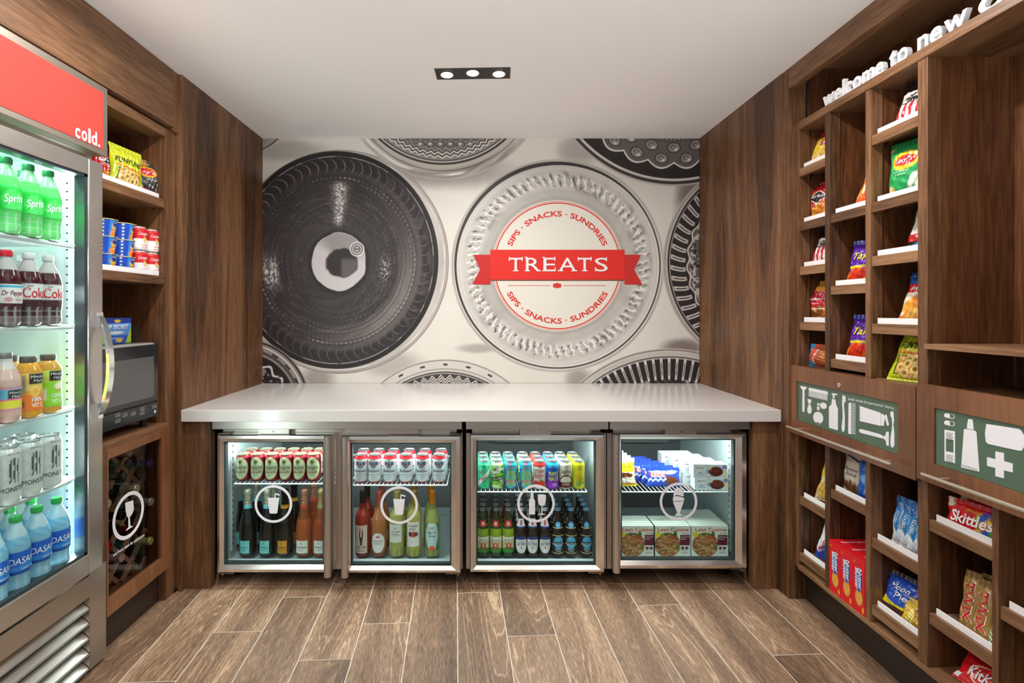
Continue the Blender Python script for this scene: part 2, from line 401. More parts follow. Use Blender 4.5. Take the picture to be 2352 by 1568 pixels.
# ------------------------------------------------------------------ the room
def floor():
    th = .0502; ct, st = cos(-th), sin(-th)
    m, nt, b = _new('wood_look_tile'); N = nt.nodes.new; L = nt.links.new
    at = N('ShaderNodeAttribute'); at.attribute_name = 'Col'
    sp = N('ShaderNodeSeparateColor'); L(at.outputs['Color'], sp.inputs[0])
    tc = N('ShaderNodeTexCoord')
    vr = N('ShaderNodeVectorRotate'); vr.rotation_type = 'Z_AXIS'; vr.inputs['Angle'].default_value = -th; L(tc.outputs['Object'], vr.inputs['Vector'])
    off = N('ShaderNodeVectorMath'); off.operation = 'SCALE'; off.inputs['Scale'].default_value = 37.0; L(at.outputs['Color'], off.inputs[0])
    ad = N('ShaderNodeVectorMath'); ad.operation = 'ADD'; L(vr.outputs[0], ad.inputs[0]); L(off.outputs[0], ad.inputs[1])
    mp = N('ShaderNodeMapping'); mp.inputs['Scale'].default_value = (1, .11, 1); L(ad.outputs[0], mp.inputs[0])
    n1 = N('ShaderNodeTexNoise'); n1.inputs['Scale'].default_value = 7; n1.inputs['Detail'].default_value = 3; n1.inputs['Distortion'].default_value = .5; L(mp.outputs[0], n1.inputs[0])
    n2 = N('ShaderNodeTexNoise'); n2.inputs['Scale'].default_value = 300; n2.inputs['Detail'].default_value = 3; mp2 = N('ShaderNodeMapping'); mp2.inputs['Scale'].default_value = (1, .10, 1); L(ad.outputs[0], mp2.inputs[0]); L(mp2.outputs[0], n2.inputs[0])
    mu = N('ShaderNodeMath'); mu.operation = 'MULTIPLY'; mu.inputs[1].default_value = 95; L(n1.outputs[0], mu.inputs[0])
    sn = N('ShaderNodeMath'); sn.operation = 'SINE'; L(mu.outputs[0], sn.inputs[0])
    n3 = N('ShaderNodeTexNoise'); n3.inputs['Scale'].default_value = 4; L(mp.outputs[0], n3.inputs[0])
    mk = N('ShaderNodeMapRange'); mk.inputs['From Min'].default_value = .42; mk.inputs['From Max'].default_value = .62; mk.inputs['To Min'].default_value = 0.03; mk.inputs['To Max'].default_value = .13; L(n3.outputs[0], mk.inputs[0])
    ms = N('ShaderNodeMapRange'); ms.inputs['From Min'].default_value = .55; ms.inputs['To Max'].default_value = 1.9; L(sn.outputs[0], ms.inputs[0]); a1 = N('ShaderNodeMath'); a1.operation = 'MULTIPLY_ADD'; L(ms.outputs[0], a1.inputs[0]); L(mk.outputs[0], a1.inputs[1]); L(n1.outputs[0], a1.inputs[2])
    a2 = N('ShaderNodeMath'); a2.operation = 'MULTIPLY_ADD'; a2.inputs[1].default_value = .85; a2.inputs[2].default_value = -.425; L(n2.outputs[0], a2.inputs[0])
    a3 = N('ShaderNodeMath'); a3.operation = 'ADD'; L(a1.outputs[0], a3.inputs[0]); L(a2.outputs[0], a3.inputs[1])
    a4 = N('ShaderNodeMath'); a4.operation = 'MULTIPLY_ADD'; a4.inputs[1].default_value = .16; L(sp.outputs[0], a4.inputs[0]); L(a3.outputs[0], a4.inputs[2])
    r = N('ShaderNodeValToRGB'); e = r.color_ramp.elements
    e[0].position = .18; e[0].color = (*lin((64, 46, 34)), 1); e[1].position = .95; e[1].color = (*lin((184, 153, 124)), 1)
    q = e.new(.50); q.color = (*lin((110, 84, 64)), 1); q = e.new(.70); q.color = (*lin((140, 110, 86)), 1)
    L(a4.outputs[0], r.inputs[0]); L(r.outputs[0], b.inputs['Base Color'])
    b.inputs['Roughness'].default_value = .5
    bp = N('ShaderNodeBump'); bp.inputs['Strength'].default_value = .12; bp.inputs['Distance'].default_value = .002; L(a3.outputs[0], bp.inputs['Height']); L(bp.outputs[0], b.inputs['Normal'])
    grout = plain('grout', (196, 186, 172), .8)
    q = M(); q.box(-2.3, 2.3, -.3, 3.32, -.05, -.0008, mi=1)  # floor stops short behind the viewer so the added glow reaches the ceiling
    jo = {0: 2.375, 1: 2.05, -1: 2.72, -2: 2.16, -3: 1.946, -4: 2.378, -5: 2.133, -6: 1.86, 2: 2.62, 3: 2.75, 4: 2.234, 5: 2.6, 6: 1.885, 7: 2.5}
    rr = random.Random(3); g = .0019
    for k in range(-13, 13):
        c0 = .0091+.198*k+g; c1 = .0091+.198*(k+1)-g
        j = jo.get(k, 2.0+rr.random())
        for n in range(-5, 3):
            y0 = j+1.2*n+g; y1 = j+1.2*(n+1)-g
            pts = []
            for (c, d) in ((c0, y0), (c1, y0), (c1, y1), (c0, y1)):
                x = c*ct+d*st; y = -c*st+d*ct
                pts.append((min(max(x, -2.3), 2.3), min(max(y, -.3), 3.3), 0))
            if abs(pts[0][0]-pts[1][0]) < .01 or abs(pts[0][1]-pts[2][1]) < .01: continue
            s = rr.random(); q.add(pts, [(0, 1, 2, 3)], lin((0, 0, 0)), 0)
            q.C[-1] = np.tile((s, rr.random(), rr.random()), (4, 1))
    struct(q.build('floor', [m, grout]))
floor()
CEIL = plain('ceiling_paint', (236, 232, 228), .85)
m = M(); m.box(-2.3, 2.3, -.9, 3.32, 2.4, 2.45); struct(m.build('ceiling', CEIL))
m = M(); m.box(-1.47, 1.47, 3.272, 3.32, 0, 2.4); struct(m.build('wall_back', plain('wall_paint', (214, 208, 200), .8)))
for sgn, nm in ((-1, 'wall_left'), (1, 'wall_right')):
    m = M(); m.box(sgn*1.39, sgn*1.44, 2.4705, 3.272, 0, 2.4); m.box(sgn*2.05, sgn*2.1, -.3, 2.5, 0, 2.4, mi=1); m.box(sgn*1.44, sgn*2.1, 2.47, 2.52, 0, 2.4, mi=1)
    struct(m.build(nm, [W_V, plain('wall_paint2', (200, 192, 184), .8)]))
# upright trims beside the recess; below the counter they turn the corner
m = M(); m.box(-1.41, -1.39, 2.385, 2.47, 0, 2.4); struct(m.build('trim_1', W_V, bevel=.001))
m = M(); m.box(1.39, 1.41, 2.37, 2.47, 0, 2.4); struct(m.build('trim_2', W_V, bevel=.001))
m = M(); m.box(-1.39, -1.268, 2.408, 2.45, 0, .789); struct(m.build('trim_3', W_V, bevel=.001))
m = M(); m.box(1.275, 1.39, 2.408, 2.45, 0, .789); struct(m.build('trim_4', W_V, bevel=.001))
m = M(); m.box(-1.45, -1.412, 2.392, 2.47, 0, 2.4); m.box(1.412, 1.45, 2.375, 2.47, 0, 2.4); struct(m.build('trim_5', W_V, bevel=.001))
m = M(); m.tube((-1.415, 2.383, .004), (-1.44, 2.383, .004), .012, 6); struct(m.build('trim_6', BLACK))

# countertop
m = M(); m.box(-1.3895, 1.3895, 2.378, 3.266, .789, .8435)
tag(m.build('countertop', plain('white_quartz', (218, 214, 210), .18), bevel=.002), 'long white solid surface countertop over the four glass door coolers', 'countertop')

# ------------------------------------------------------------------ mural: a printed photograph of bottle bottoms
def mural():
    px = np.linspace(601.5, 1606.5, 1006); py = np.linspace(317.5, 880.5, 564)
    X, Y = np.meshgrid(px, py)
    rs = np.random.RandomState(5); T = rs.rand(256, 256)
    def vn(a, b):
        ia = np.floor(a).astype(int); ib = np.floor(b).astype(int); fa = a-ia; fb = b-ib
        fa = fa*fa*(3-2*fa); fb = fb*fb*(3-2*fb)
        g = lambda i, j: T[i % 256, j % 256]
        return (g(ia, ib)*(1-fa)+g(ia+1, ib)*fa)*(1-fb)+(g(ia, ib+1)*(1-fa)+g(ia+1, ib+1)*fa)*fb
    def fbm(a, b, n=3): return sum(vn(a*2**i, b*2**i+17*i)*.5**i for i in range(n))/sum(.5**i for i in range(n))
    def ang(t, k, b, n=3): return fbm(np.cos(t)*k*.8+40, np.sin(t)*k*.8+b, n)
    ss = lambda e0, e1, x: (lambda t: t*t*(3-2*t))(np.clip((x-e0)/(e1-e0), 0, 1))
    band = lambda x, a, b, s=1.0: ss(a-s, a+s, x)*(1-ss(b-s, b+s, x))
    C = np.ones(X.shape+(3,))*np.array((226., 222, 212))/255
    def mix(a, col):
        nonlocal C
        a = np.clip(a, 0, 1)[..., None]; C = C*(1-a)+np.array(col, float)/255*a
    def pol(cx, cy, rx=1.0, ry=None):
        ry = rx if ry is None else ry; dx = (X-cx)/rx; dy = (Y-cy)/ry
        return np.hypot(dx, dy), np.arctan2(dx, -dy)
    C -= .05*(fbm(X/90, Y/90)[..., None]-.5)
    # soft shadows between the bottles
    for cx, cy, rx, ry, a, k in ((1020, 395, 190, 45, .75, (150, 140, 134)), (1590, 470, 46, 120, .9, (120, 108, 102)), (900, 835, 90, 40, .5, (150, 142, 136)),
                              (1098, 800, 60, 14, .7, (160, 152, 146)), (1570, 800, 60, 26, .8, (112, 100, 96)), (660, 345, 120, 30, .55, (150, 142, 136)),
                              (1330, 345, 60, 40, .6, (150, 140, 134)), (730, 870, 50, 40, .6, (120, 110, 104)), (1330, 870, 40, 30, .6, (130, 120, 114))):
        d = np.hypot((X-cx)/rx, (Y-cy)/ry); mix(a*(1-ss(.35, 1.1, d+.25*(fbm(X/30, Y/30)-.5))), k)
    # top left
    r, t = pol(560, 240); mix(1-ss(108, 122, r), (196, 187, 180)); mix(band(r, 109, 112), (70, 60, 58)); mix(band(r, 95, 107, 4)*.6, (150, 140, 134))
    mix((1-ss(96, 98, r))*.5*fbm(X/6, Y/6), (110, 102, 98))
    # dark bottle base
    r, t = pol(780, 601, 252, 258)
    mix((1-ss(.99, 1.0, r)), (206, 199, 192)); mix(band(r, .985, .996, .004)*(.4+.6*ang(t, 4, 0+r*3)), (120, 108, 102))
    mix((1-ss(.985, .995, r))*ss(.3, .75, ang(t, 2.5, 9+r*6))*.55, (150, 140, 134)); mix(band(r, .955, .965, .006)*ss(.4, .7, ang(t, 6, 3+r*4))*.9, (240, 238, 234)); mix(band(r, .972, .977, .003)*.6, (96, 86, 82))
    r, t = pol(772, 597, 236, 251); r_, t_ = pol(779, 603, 229, 243); k_ = 1-ss(.3, .95, r); r = r*(1-k_)+r_*k_
    I = 1-ss(.992, 1.0, r)
    nz = ang(t, 14, 30+r*26, 3); n2 = fbm(X/55+4, Y/55, 3)
    mix(I, (40, 33, 34)); mix(I*(1-ss(.25, .9, r))*.4, (60, 54, 55))
    mix(I*n2*.5*band(r, .3, .82, .05), (84, 76, 77)); mix(I*band(r, .34, .80, .03)*ss(.5, .75, ang(t, 9, r*44))*.3, (110, 102, 102)); mix(I*band(r, .34, .93, .02)*ss(.5, .75, ang(t, 30, r*60+9))*.35, (30, 25, 25))
    mix(band(r, .955, .992, .004), (28, 22, 22)); mix(band(r, .944, .951, .003)*(.35+.6*(nz > .5)), (190, 182, 178))
    ribs = np.clip(np.cos(62*t+30*(r-.87)**2*40*.6+18*(r-.87)), 0, 1)**14
    mix(I*band(r, .815, .93, .03)*ribs*(.25+.35*ss(.3, 1, np.cos(t+.4))+.3*nz), (176, 168, 166))
    mix(I*band(r, .80, .84, .02)*.5*np.clip(np.cos(t-1.9)*.5+.5, 0, 1), (120, 112, 110))
    mix(I*band(r, .62, .80, .05)*np.clip(np.cos(t-2.2), 0, 1)**2*.7, (150, 140, 136))
    mix(I*band(r, .84, .93, .03)*(ang(t, 22, 0+r*10) > .55)*.3*ss(0, 1, np.sin(t)), (130, 122, 120))
    for rr, N, a in ((.765, 104, .45), (.735, 104, .25), (.66, 90, .16), (.62, 88, .14), (.56, 80, .18), (.52, 76, .12), (.47, 70, .14)):
        mix(I*band(r, rr-.008, rr+.008, .005)*ss(-.2, .5, np.cos(N*t+rr*50))*a*1.3*ss(.25, .75, ang(t, 3.5, rr*61)), (196, 188, 186)); mix(I*band(r, rr+.010, rr+.018, .004)*.5, (34, 28, 28))
    mix(I*band(r, .36, .72, .04)*np.exp(-(np.sin(t-.06)/.11)**2)*(np.cos(t) > 0)*(.45+.9*ss(.42, .66, fbm(X/4, Y/2.2))), (216, 210, 206))
    mix(I*band(r, .60, .73, .03)*np.exp(-((t+1.75)/.20)**2)*(.3+.9*ss(.4, .65, fbm(X/3, Y/4))), (222, 214, 210))
    mix(I*band(r, .42, .52, .03)*np.exp(-((t-1.75)/.22)**2)*ss(.45, .68, fbm(X/2.5, Y/3)), (200, 194, 190))
    mix((1-ss(.30, .34, r+.03*nz)), (30, 25, 25))
    rc, tc = pol(779, 601, 62, 67); e = .10*(ang(tc, 3, 5+rc*2)-.5)
    mix(1-ss(.98, 1.02, rc+e), (206, 200, 201)); mix((1-ss(.95, 1.0, rc+e))*ss(.2, .8, np.cos(tc-.25))*.75, (138, 130, 130))
    r2, t2 = pol(786, 604, 36, 33); mix(1-ss(.9, 1.1, r2+e*2), (42, 36, 36)); mix((1-ss(.85, 1.05, r2+e))*ss(-4, 6, X-783)*ss(-14, 2, Y-600)*.9, (104, 96, 96))
    r2, t2 = pol(820, 572); mix(band(r2, 14.5, 17), (232, 228, 226)); mix(1-ss(13, 14.5, r2), (120, 112, 112)); mix(band(r2, 9, 11), (220, 214, 212)); mix(band(r2, 3, 5)*(np.cos(t2*2) > -.3), (220, 214, 212))
    # light bottle base behind the badge
    r, t = pol(1281, 610)
    mix((1-ss(243, 246, r))*.75, (218, 215, 208)); mix(band(r, 240, 243)*(.3+.7*ang(t, 5, 0+r*.1)), (150, 142, 136)); mix(band(r, 243.5, 245)*.6, (176, 168, 160))
    th = 1.6+2.4*np.clip(np.cos(t+.25), 0, 1)**2+1.0*np.clip(np.cos(t+1.3), 0, 1)
    mix(ss(-th-1, -th+1, r-235)*(1-ss(th-1, th+1, r-235)), (56, 48, 46)); mix(band(r, 226, 228)*.3, (140, 134, 128))
    nz = ang(t, 30, 8+r/7, 3); nb = ang(t, 10, 2+r/22, 3)
    mix(band(r, 152, 222, 7)*(.25+.75*nb), (190, 185, 179))
    mix(band(r, 176, 216, 5)*ss(.5, .72, nb)*.75*(.6+.4*np.cos(t)), (132, 126, 121))
    lob = .5+.5*np.cos(74*t+5*(nz-.5)+.1*(r-190))
    mix(band(r, 184, 208, 5)*ss(.62, .95, lob)*.9, (240, 238, 233)); mix(band(r, 182, 212, 4)*(1-ss(.0, .22, lob))*ss(.4, .65, nz)*.9, (84, 78, 75))
    mix(band(r, 186, 207, 3)*(np.abs(lob-.5) < .12)*.5, (120, 114, 110))
    mix(band(r, 154, 176, 4)*(.5+.5*np.sin(150*t+r*.9)*np.sin(150*t-r*.9))*.38, (132, 128, 122))
    mix((1-ss(150, 162, r))*.35, (110, 104, 98))
    # top middle
    r, t = pol(1018, 172); mix(1-ss(238, 242, r), (200, 192, 184)); mix(band(r, 216, 238, 4)*ss(.3, .8, ang(t, 4, 0+r/14))*.8, (128, 118, 112)); mix(band(r, 226, 232, 2)*ss(.4, .7, ang(t, 4, 4+r/30)), (238, 235, 230)); mix(band(r, 219, 221)*.7, (80, 70, 68))
    r, t = pol(1016, 165); mix(1-ss(213, 215, r), (150, 141, 135)); mix(band(r, 209, 213)+band(r, 203, 205), (54, 46, 44)); mix(band(r, 206, 208), (226, 222, 216))
    tri = np.abs(((t*22) % 2)-1)
    for k, c in ((198, (240, 236, 230)), (194, (60, 52, 50)), (190, (236, 232, 226)), (186, (60, 52, 50))):
        mix(band(r, k-6*tri-1.3, k-6*tri+1.3, .8)*(r < 214), c)
    J = (r < 180-6*tri)
    a = X/23; bb = Y/17; row = np.floor(bb); fa = (a+.5*(row % 2)) % 1-.5; fb = bb % 1-.5; d = np.hypot(fa, fb)
    mix(J*1.0, (138, 130, 124)); mix(J*band(d, .36, .46, .03), (50, 42, 40)); mix(J*(1-ss(.1, .3, np.hypot(fa+.08, fb+.1))), (224, 219, 212)); mix(J*band(d, .2, .27, .03)*.7, (78, 70, 66))
    # top right
    r, t = pol(1548, 125); n = ang(t, 40, 0+r/5)
    mix(1-ss(300, 304, r), (190, 182, 176)); mix(band(r, 291, 298), (60, 52, 50)); mix(band(r, 286, 290), (222, 218, 212)); mix(1-ss(284, 286, r), (40, 33, 32))
    sc = np.abs(np.sin(t*13)); ed = 248+14*sc
    mix(1-ss(0, 3, r-ed), (104, 96, 92)); mix(band(r, ed-1.5, ed+2.5)*1, (236, 232, 226))
    for k, rr in enumerate((240, 214)):
        u = ((t*13/pi+.5*k) % 1-.5)*pi/13*rr/14; v = (r-rr)/11; d = np.hypot(u, v)
        mix((d < 1.15)*1.0, (60, 52, 50)); mix((d < .95)*1.0, (150, 142, 138)); mix(1-ss(.1, .55, np.hypot(u+.25, v-.3)), (240, 236, 232)); mix(band(np.hypot(u-.1, v+.1), .3, .45, .05)*.8, (50, 44, 42))
    mix((1-ss(200, 203, r))*(.4+.6*n), (84, 76, 73)); mix((r < 198)*(.5+.5*np.sin(130*t)*np.sin(r*.7) > .7)*.8, (200, 194, 188)); mix(band(r, 168, 176, 2)*.6, (46, 38, 38)); mix((1-ss(150, 170, r))*.75, (66, 58, 56))
    # right
    r, t = pol(1770, 604); mix(1-ss(246, 250, r), (206, 200, 193)); mix(band(r, 240, 246, 1)*.5, (130, 120, 114)); mix(1-ss(236, 238, r), (36, 30, 30)); mix(band(r, 231, 233)*.8, (214, 209, 203))
    wv = np.cos(58*t+1.2*np.sin(r/14)); mix(band(r, 196, 230, 3)*ss(.0, .45, wv), (216, 210, 204)); mix(band(r, 200, 226, 3)*ss(.80, .95, wv)*.9, (70, 62, 60))
    mix(1-ss(190, 193, r+3*np.cos(29*t)), (96, 88, 85)); mix(band(r+3*np.cos(29*t), 188, 191)*1, (226, 221, 215)); mix((r < 186)*ss(.45, .62, fbm(X/9, Y/9)), (190, 183, 177)); mix((r < 186)*(1-ss(.3, .42, fbm(X/6+4, Y/6))), (40, 34, 34))
    # bottom right
    r, t = pol(1537, 1108); mix(1-ss(306, 310, r), (212, 206, 199)); mix(band(r, 303, 306)*.8, (110, 100, 95)); mix(band(r, 292, 300, 3)*.5*ang(t, 9, 0+r/9), (130, 120, 116)); mix(1-ss(289, 291, r), (34, 28, 28))
    w_ = np.cos(96*t); lens = ss(.35, .75, w_); mix(band(r, 236, 286, 3)*lens, (224, 219, 213)); mix(band(r, 246, 276, 4)*ss(.86, .96, w_)*.8, (60, 52, 50)); mix(band(r, 222, 240, 3)*ss(.5, .7, ang(t, 60, 0+r/5)), (206, 200, 195)); mix(band(r, 284, 288)*.7, (226, 221, 215))
    # bottom middle
    r, t = pol(1023, 1057); mix(1-ss(231, 234, r), (214, 209, 201)); mix(band(r, 229, 231)*.8, (104, 94, 90)); mix(band(r, 218, 222, 1)*(np.cos(t*26) > .8), (40, 34, 34)); mix(band(r, 209, 211)*.7, (110, 102, 98)); mix(1-ss(203, 205, r), (62, 54, 52)); mix(band(r, 199, 201), (200, 195, 189))
    tri = np.abs(((t*19) % 2)-1)
    for k in (196, 190, 184): mix(band(r, k-11*tri-1.6, k-11*tri+1.4, .7), (232, 227, 221))
    J = r < 176-11*tri; u = np.abs(((t*19/2+.25*0) % 1)-.5)*2; v = np.abs(((r/16) % 1)-.5)*2; mix(J*1.0, (84, 76, 73)); mix(J*band(u+v, .9, 1.05, .06), (228, 223, 217)); mix(J*(u+v < .4), (206, 200, 195))
    # bottom left
    r, t = pol(560, 930); mix(1-ss(151, 154, r), (150, 141, 136)); mix(band(r, 146, 150), (46, 38, 38)); mix(band(r, 138, 141), (222, 217, 211)); mix(band(r, 124, 130)*.8, (60, 52, 50)); mix(band(r, 131, 135)*(np.cos(t*22) > .3), (40, 34, 34)); mix(1-ss(118, 120, r), (34, 27, 27))
    mix(band(r+5*np.sin(18*t), 98, 104)*(fbm(X/5, Y/5) > .35), (216, 210, 206)); mix((r < 95)*(fbm(X/7, Y/7) > .6), (150, 142, 138))
    C = np.clip(C, 0, 1); C += .012*(rs.rand(*X.shape)[..., None]-.5); C = np.clip(C, .02, 1)
    Cl = np.where(C <= .04045, C/12.92, ((C+.055)/1.055)**2.4)*np.array((.97, .955, .955))
    YB = 3.268
    ny, nx = X.shape; V = np.stack([(X-CX)*YB/F, np.full_like(X, YB), H-(Y-CY)*YB/F], -1).reshape(-1, 3)
    V[:, 0] = np.clip(V[:, 0], -1.3895, 1.3895); V[:, 2] = np.clip(V[:, 2], .8436, 2.3995)
    i, j = np.meshgrid(np.arange(nx-1), np.arange(ny-1)); a = (j*nx+i).ravel()
    Fc = np.stack([a+nx, a+nx+1, a+1, a], -1).astype(np.int32)
    me = bpy.data.meshes.new('mural'); me.vertices.add(len(V)); me.vertices.foreach_set('co', V.astype(np.float32).ravel())
    me.loops.add(Fc.size); me.loops.foreach_set('vertex_index', Fc.ravel()); me.polygons.add(len(Fc))
    me.polygons.foreach_set('loop_start', np.arange(0, Fc.size, 4, dtype=np.int32))
    me.update(calc_edges=True)
    ca = me.color_attributes.new('Col', 'FLOAT_COLOR', 'POINT'); cc = np.hstack([Cl.reshape(-1, 3), np.ones((len(V), 1))])
    ca.data.foreach_set('color', cc.astype(np.float32).ravel())
    me.materials.append(printed('mural_print', .55)); o = bpy.data.objects.new('mural', me); COL.objects.link(o)
    so = o.modifiers.new('thickness', 'SOLIDIFY'); so.thickness = .003; so.offset = -1
    tag(o, 'wall mural print of glass bottle bases with a red ribbon badge', 'mural')
    # badge
    RED = (214, 44, 32); mp = lambda x, z, off: np.stack([(x-CX)*YB/F, np.full_like(x, YB-.0015-off), H-(z-CY)*YB/F], -1)
    q = M()
    def poly(pts, col, lay): q.add(mp(np.array([p[0] for p in pts], float), np.array([p[1] for p in pts], float), lay*.0006), [tuple(range(len(pts)))], col)
    def ring(r0, r1, col, lay, y0=-999, y1=999):
        n = 160; t = np.linspace(0, 2*pi, n+1)
        for k in range(n):
            a, b = t[k], t[k+1]
            if y0 < cos((a+b)/2)*r1 < y1: poly([(1280+r0*sin(a), 610.5+r0*cos(a)), (1280+r1*sin(a), 610.5+r1*cos(a)), (1280+r1*sin(b), 610.5+r1*cos(b)), (1280+r0*sin(b), 610.5+r0*cos(b))], col, lay)
    poly([(1280+150*sin(t), 610.5+151*cos(t)) for t in np.linspace(0, 2*pi, 97)[:-1]], (226, 221, 209), 1)
    ring(143, 145.6, RED, 2); ring(147.6, 148.5, RED, 2)
    poly([(1166, 655), (1265, 655), (1265, 656.2), (1166, 656.2)], RED, 2); poly([(1294, 655), (1392, 655), (1392, 656.2), (1294, 656.2)], RED, 2)
    poly([(1270, 652), (1280, 649.5), (1289, 652), (1289, 659.5), (1280, 662), (1270, 659.5)], RED, 2)
    q.build('badge', PAPER, o)
    q = M()
    poly([(1087.5, 585), (1127, 585), (1127, 653), (1084.5, 653), (1102.5, 619)], (196, 30, 26), 3)
    poly([(1434, 585), (1472.5, 585), (1456, 619), (1475.5, 653.5), (1434, 653)], (200, 34, 26), 3)
    poly([(1126, 642), (1434, 642), (1432, 645), (1129, 645)], (120, 70, 60), 2.5)
    poly([(1126, 573.5), (1434, 573.5), (1434, 642), (1126, 642)], (222, 32, 18), 4)
    q.build('ribbon', PAPER, o)
    q = M()
    fl = lambda w: (lambda x, y: (x, -y))
    for dx, col, lay, bd in ((1.2, (150, 22, 16), .003, .02), (0, (240, 228, 226), .0036, .004)):
        xx = 1167+dx
        for ch, wd in zip('TREATS', (35, 36, 31, 43, 35, 33)):
            for (sx0, sy0, sx1, sy1) in {'T': [(0, -.5, .07, -.22), (.93, -.5, 1, -.22), (.30, .42, .70, .5)], 'R': [(-.08, .42, .30, .5), (-.08, -.5, .12, -.42), (.82, .42, 1.04, .5)], 'E': [(-.08, .42, .12, .5), (-.08, -.5, .12, -.42), (.93, .22, 1.01, .5), (.90, -.5, .98, -.22)], 'A': [(-.06, .42, .26, .5), (.72, .42, 1.06, .5)], 'S': [(.86, -.48, .93, -.2), (.02, .2, .09, .5)]}[ch]:
                px0 = xx+1.5+sx0*(wd-3); px1 = xx+1.5+sx1*(wd-3); yy = 606.5+dx*.6; q.add(mp(np.array([px1, px0, px0, px1]), np.array([yy+sy1*33, yy+sy1*33, yy+sy0*33, yy+sy0*33]), lay+.0003), [(0, 1, 2, 3)], col)
            text(q, ch, xx+wd/2, 606.5+dx*.6, 33, col, mp, w=wd-3, off=lay, bold=bd, warp=fl(0)); xx += wd+ (4.2 if ch != 'A' else .5)
    for (s, r0, sg) in (('SIPS · SNACKS · SUNDRIES', 120, 1), ('SIPS · SNACKS · SUNDRIES', 120, -1)):
        def warp(x, y, r0=r0, sg=sg):
            if sg > 0: a = x/(r0-2); rr = r0+y; return rr*np.sin(a), -rr*np.cos(a)
            a = x/(r0+2); rr = r0+6-y; return rr*np.sin(a), rr*np.cos(a)
        text(q, s, 1280, 610.5, 12.5, RED, mp, w=275 if sg > 0 else 262, off=.0016, bold=.06, warp=warp)
    q.build('lettering', PAPER, o)
mural()

# ------------------------------------------------------------------ ceiling lights
def ceil_light():
    t = thing('ceiling_light', 'black recessed ceiling light with three round bright lamps', 'ceiling light', (-.038, 2.372, 2.4), (0, 0, R(-2)))
    m = M(); m.box(-.172, .172, -.052, .052, -.005, -.0005); f = m.build('frame', plain('black_metal', (40, 37, 34), .45, .3), t, bevel=.001)
    for i, x in enumerate((-.12, 0, .12)):
        dy = -.014 if i == 1 else 0
        q = M(); q.tube((x, dy, -.0052), (x, dy, -.0075), .031, 28); q.build('lamp_ring', plain('lamp_ring_metal', (170, 160, 148), .3, .5), f)
        q = M(); q.tube((x, dy, -.0068), (x, dy, -.0095), .026, 28); q.build('lamp', emit('lamp_glow', (255, 246, 228), 14), f)
ceil_light()
for i, (x, y) in enumerate(DL):
    t = thing('downlight', ['round recessed downlight in the ceiling', ''][0]+' '+['near the left fridge', 'near the right display shelves', 'in the middle behind the viewer', 'behind the viewer on the left', 'behind the viewer on the right'][i], 'ceiling light', (x, y, 2.4))
    m = M(); m.lathe([(.052, -.001), (.072, -.001), (.075, -.003), (.072, -.006), (.052, -.006), (.052, -.001)], 36); m.build('trim_ring', WHITE_A, t)
    m = M(); m.tube((0, 0, -.0005), (0, 0, -.003), .052, 32); m.build('lens', emit('lens_glow', (255, 240, 220), 6), t)

# ------------------------------------------------------------------ undercounter coolers
def icon_px(m, pts, Y, t=.0006, col=(238, 237, 242)):
    v = [P(x, y, Y) for x, y in pts]; m.prism([(a[0], a[2]) for a in v], Y, Y-t, col)
def ringpx(m, cx, cy, r0, r1, Y, n=72):
    t = np.linspace(0, 2*pi, n+1)
    for a, b in zip(t[:-1], t[1:]):
        icon_px(m, [(cx+r0*cos(a), cy+r0*sin(a)), (cx+r1*cos(a), cy+r1*sin(a)), (cx+r1*cos(b), cy+r1*sin(b)), (cx+r0*cos(b), cy+r0*sin(b))], Y)
def arc(cx, cy, rx, ry, a0, a1, n=14): return [(cx+rx*cos(R(a)), cy+ry*sin(R(a))) for a in np.linspace(a0, a1, n)]
def icon_cup(m, cx, cy, Y):
    icon_px(m, [(cx-13.5, cy-14), (cx+13.5, cy-14), (cx+12.8, cy-10), (cx+9, cy+20), (cx+7, cy+22), (cx-7, cy+22), (cx-9, cy+20), (cx-12.8, cy-10)], Y)
    icon_px(m, [(cx+2.2, cy-14), (cx+4, cy-25), (cx+15, cy-21.5), (cx+14.4, cy-19), (cx+5.8, cy-21.6), (cx+4.6, cy-14)], Y)
def icon_bottles(m, cx, cy, Y):
    b = [(-16, 25), (-16, -5), (-15, -8), (-12.5, -12), (-12, -25), (-11.5, -27), (-6.5, -27), (-6, -25), (-5.5, -12), (-3, -8), (-2, -5), (-2, 25)]
    icon_px(m, [(cx+a, cy+c) for a, c in b], Y)
    g = arc(13.5, -19.5, 9, 1, 180, 360, 5)+[(23, -10)]+arc(13.5, -8, 9, 14, 20, 160, 10)+[(4.2, -12)]
    icon_px(m, [(cx+a, cy+c) for a, c in g], Y); icon_px(m, [(cx+12.3, cy+4), (cx+14.7, cy+4), (cx+14.6, cy+23), (cx+12.4, cy+23)], Y)
    icon_px(m, [(cx+4.5, cy+25.5), (cx+12, cy+22.5), (cx+15, cy+22.5), (cx+22.5, cy+25.5)], Y)
def icon_cone(m, cx, cy, Y):
    icon_px(m, [(cx-14+2, cy-11)]+[(cx+a, cy+b) for a, b in arc(0, -20, 11, 12, 190, 355, 12)]+[(cx+12, cy-12), (cx+4, cy-14), (cx-6, cy-15.5)], Y)
    icon_px(m, [(cx-13, cy-9), (cx-8, cy-13), (cx+4, cy-11.5), (cx+12.5, cy-8.5), (cx+13, cy-3), (cx+11, cy-1.5), (cx-12.5, cy-1.5)], Y)
    icon_px(m, [(cx-13, cy), (cx+12, cy), (cx+2, cy+27), (cx-2, cy+27)], Y); icon_px(m, [(cx-8, cy+31.5), (cx-6, cy+28.5), (cx-2, cy+27), (cx+2, cy+27), (cx+6, cy+28.5), (cx+8, cy+31.5)], Y)
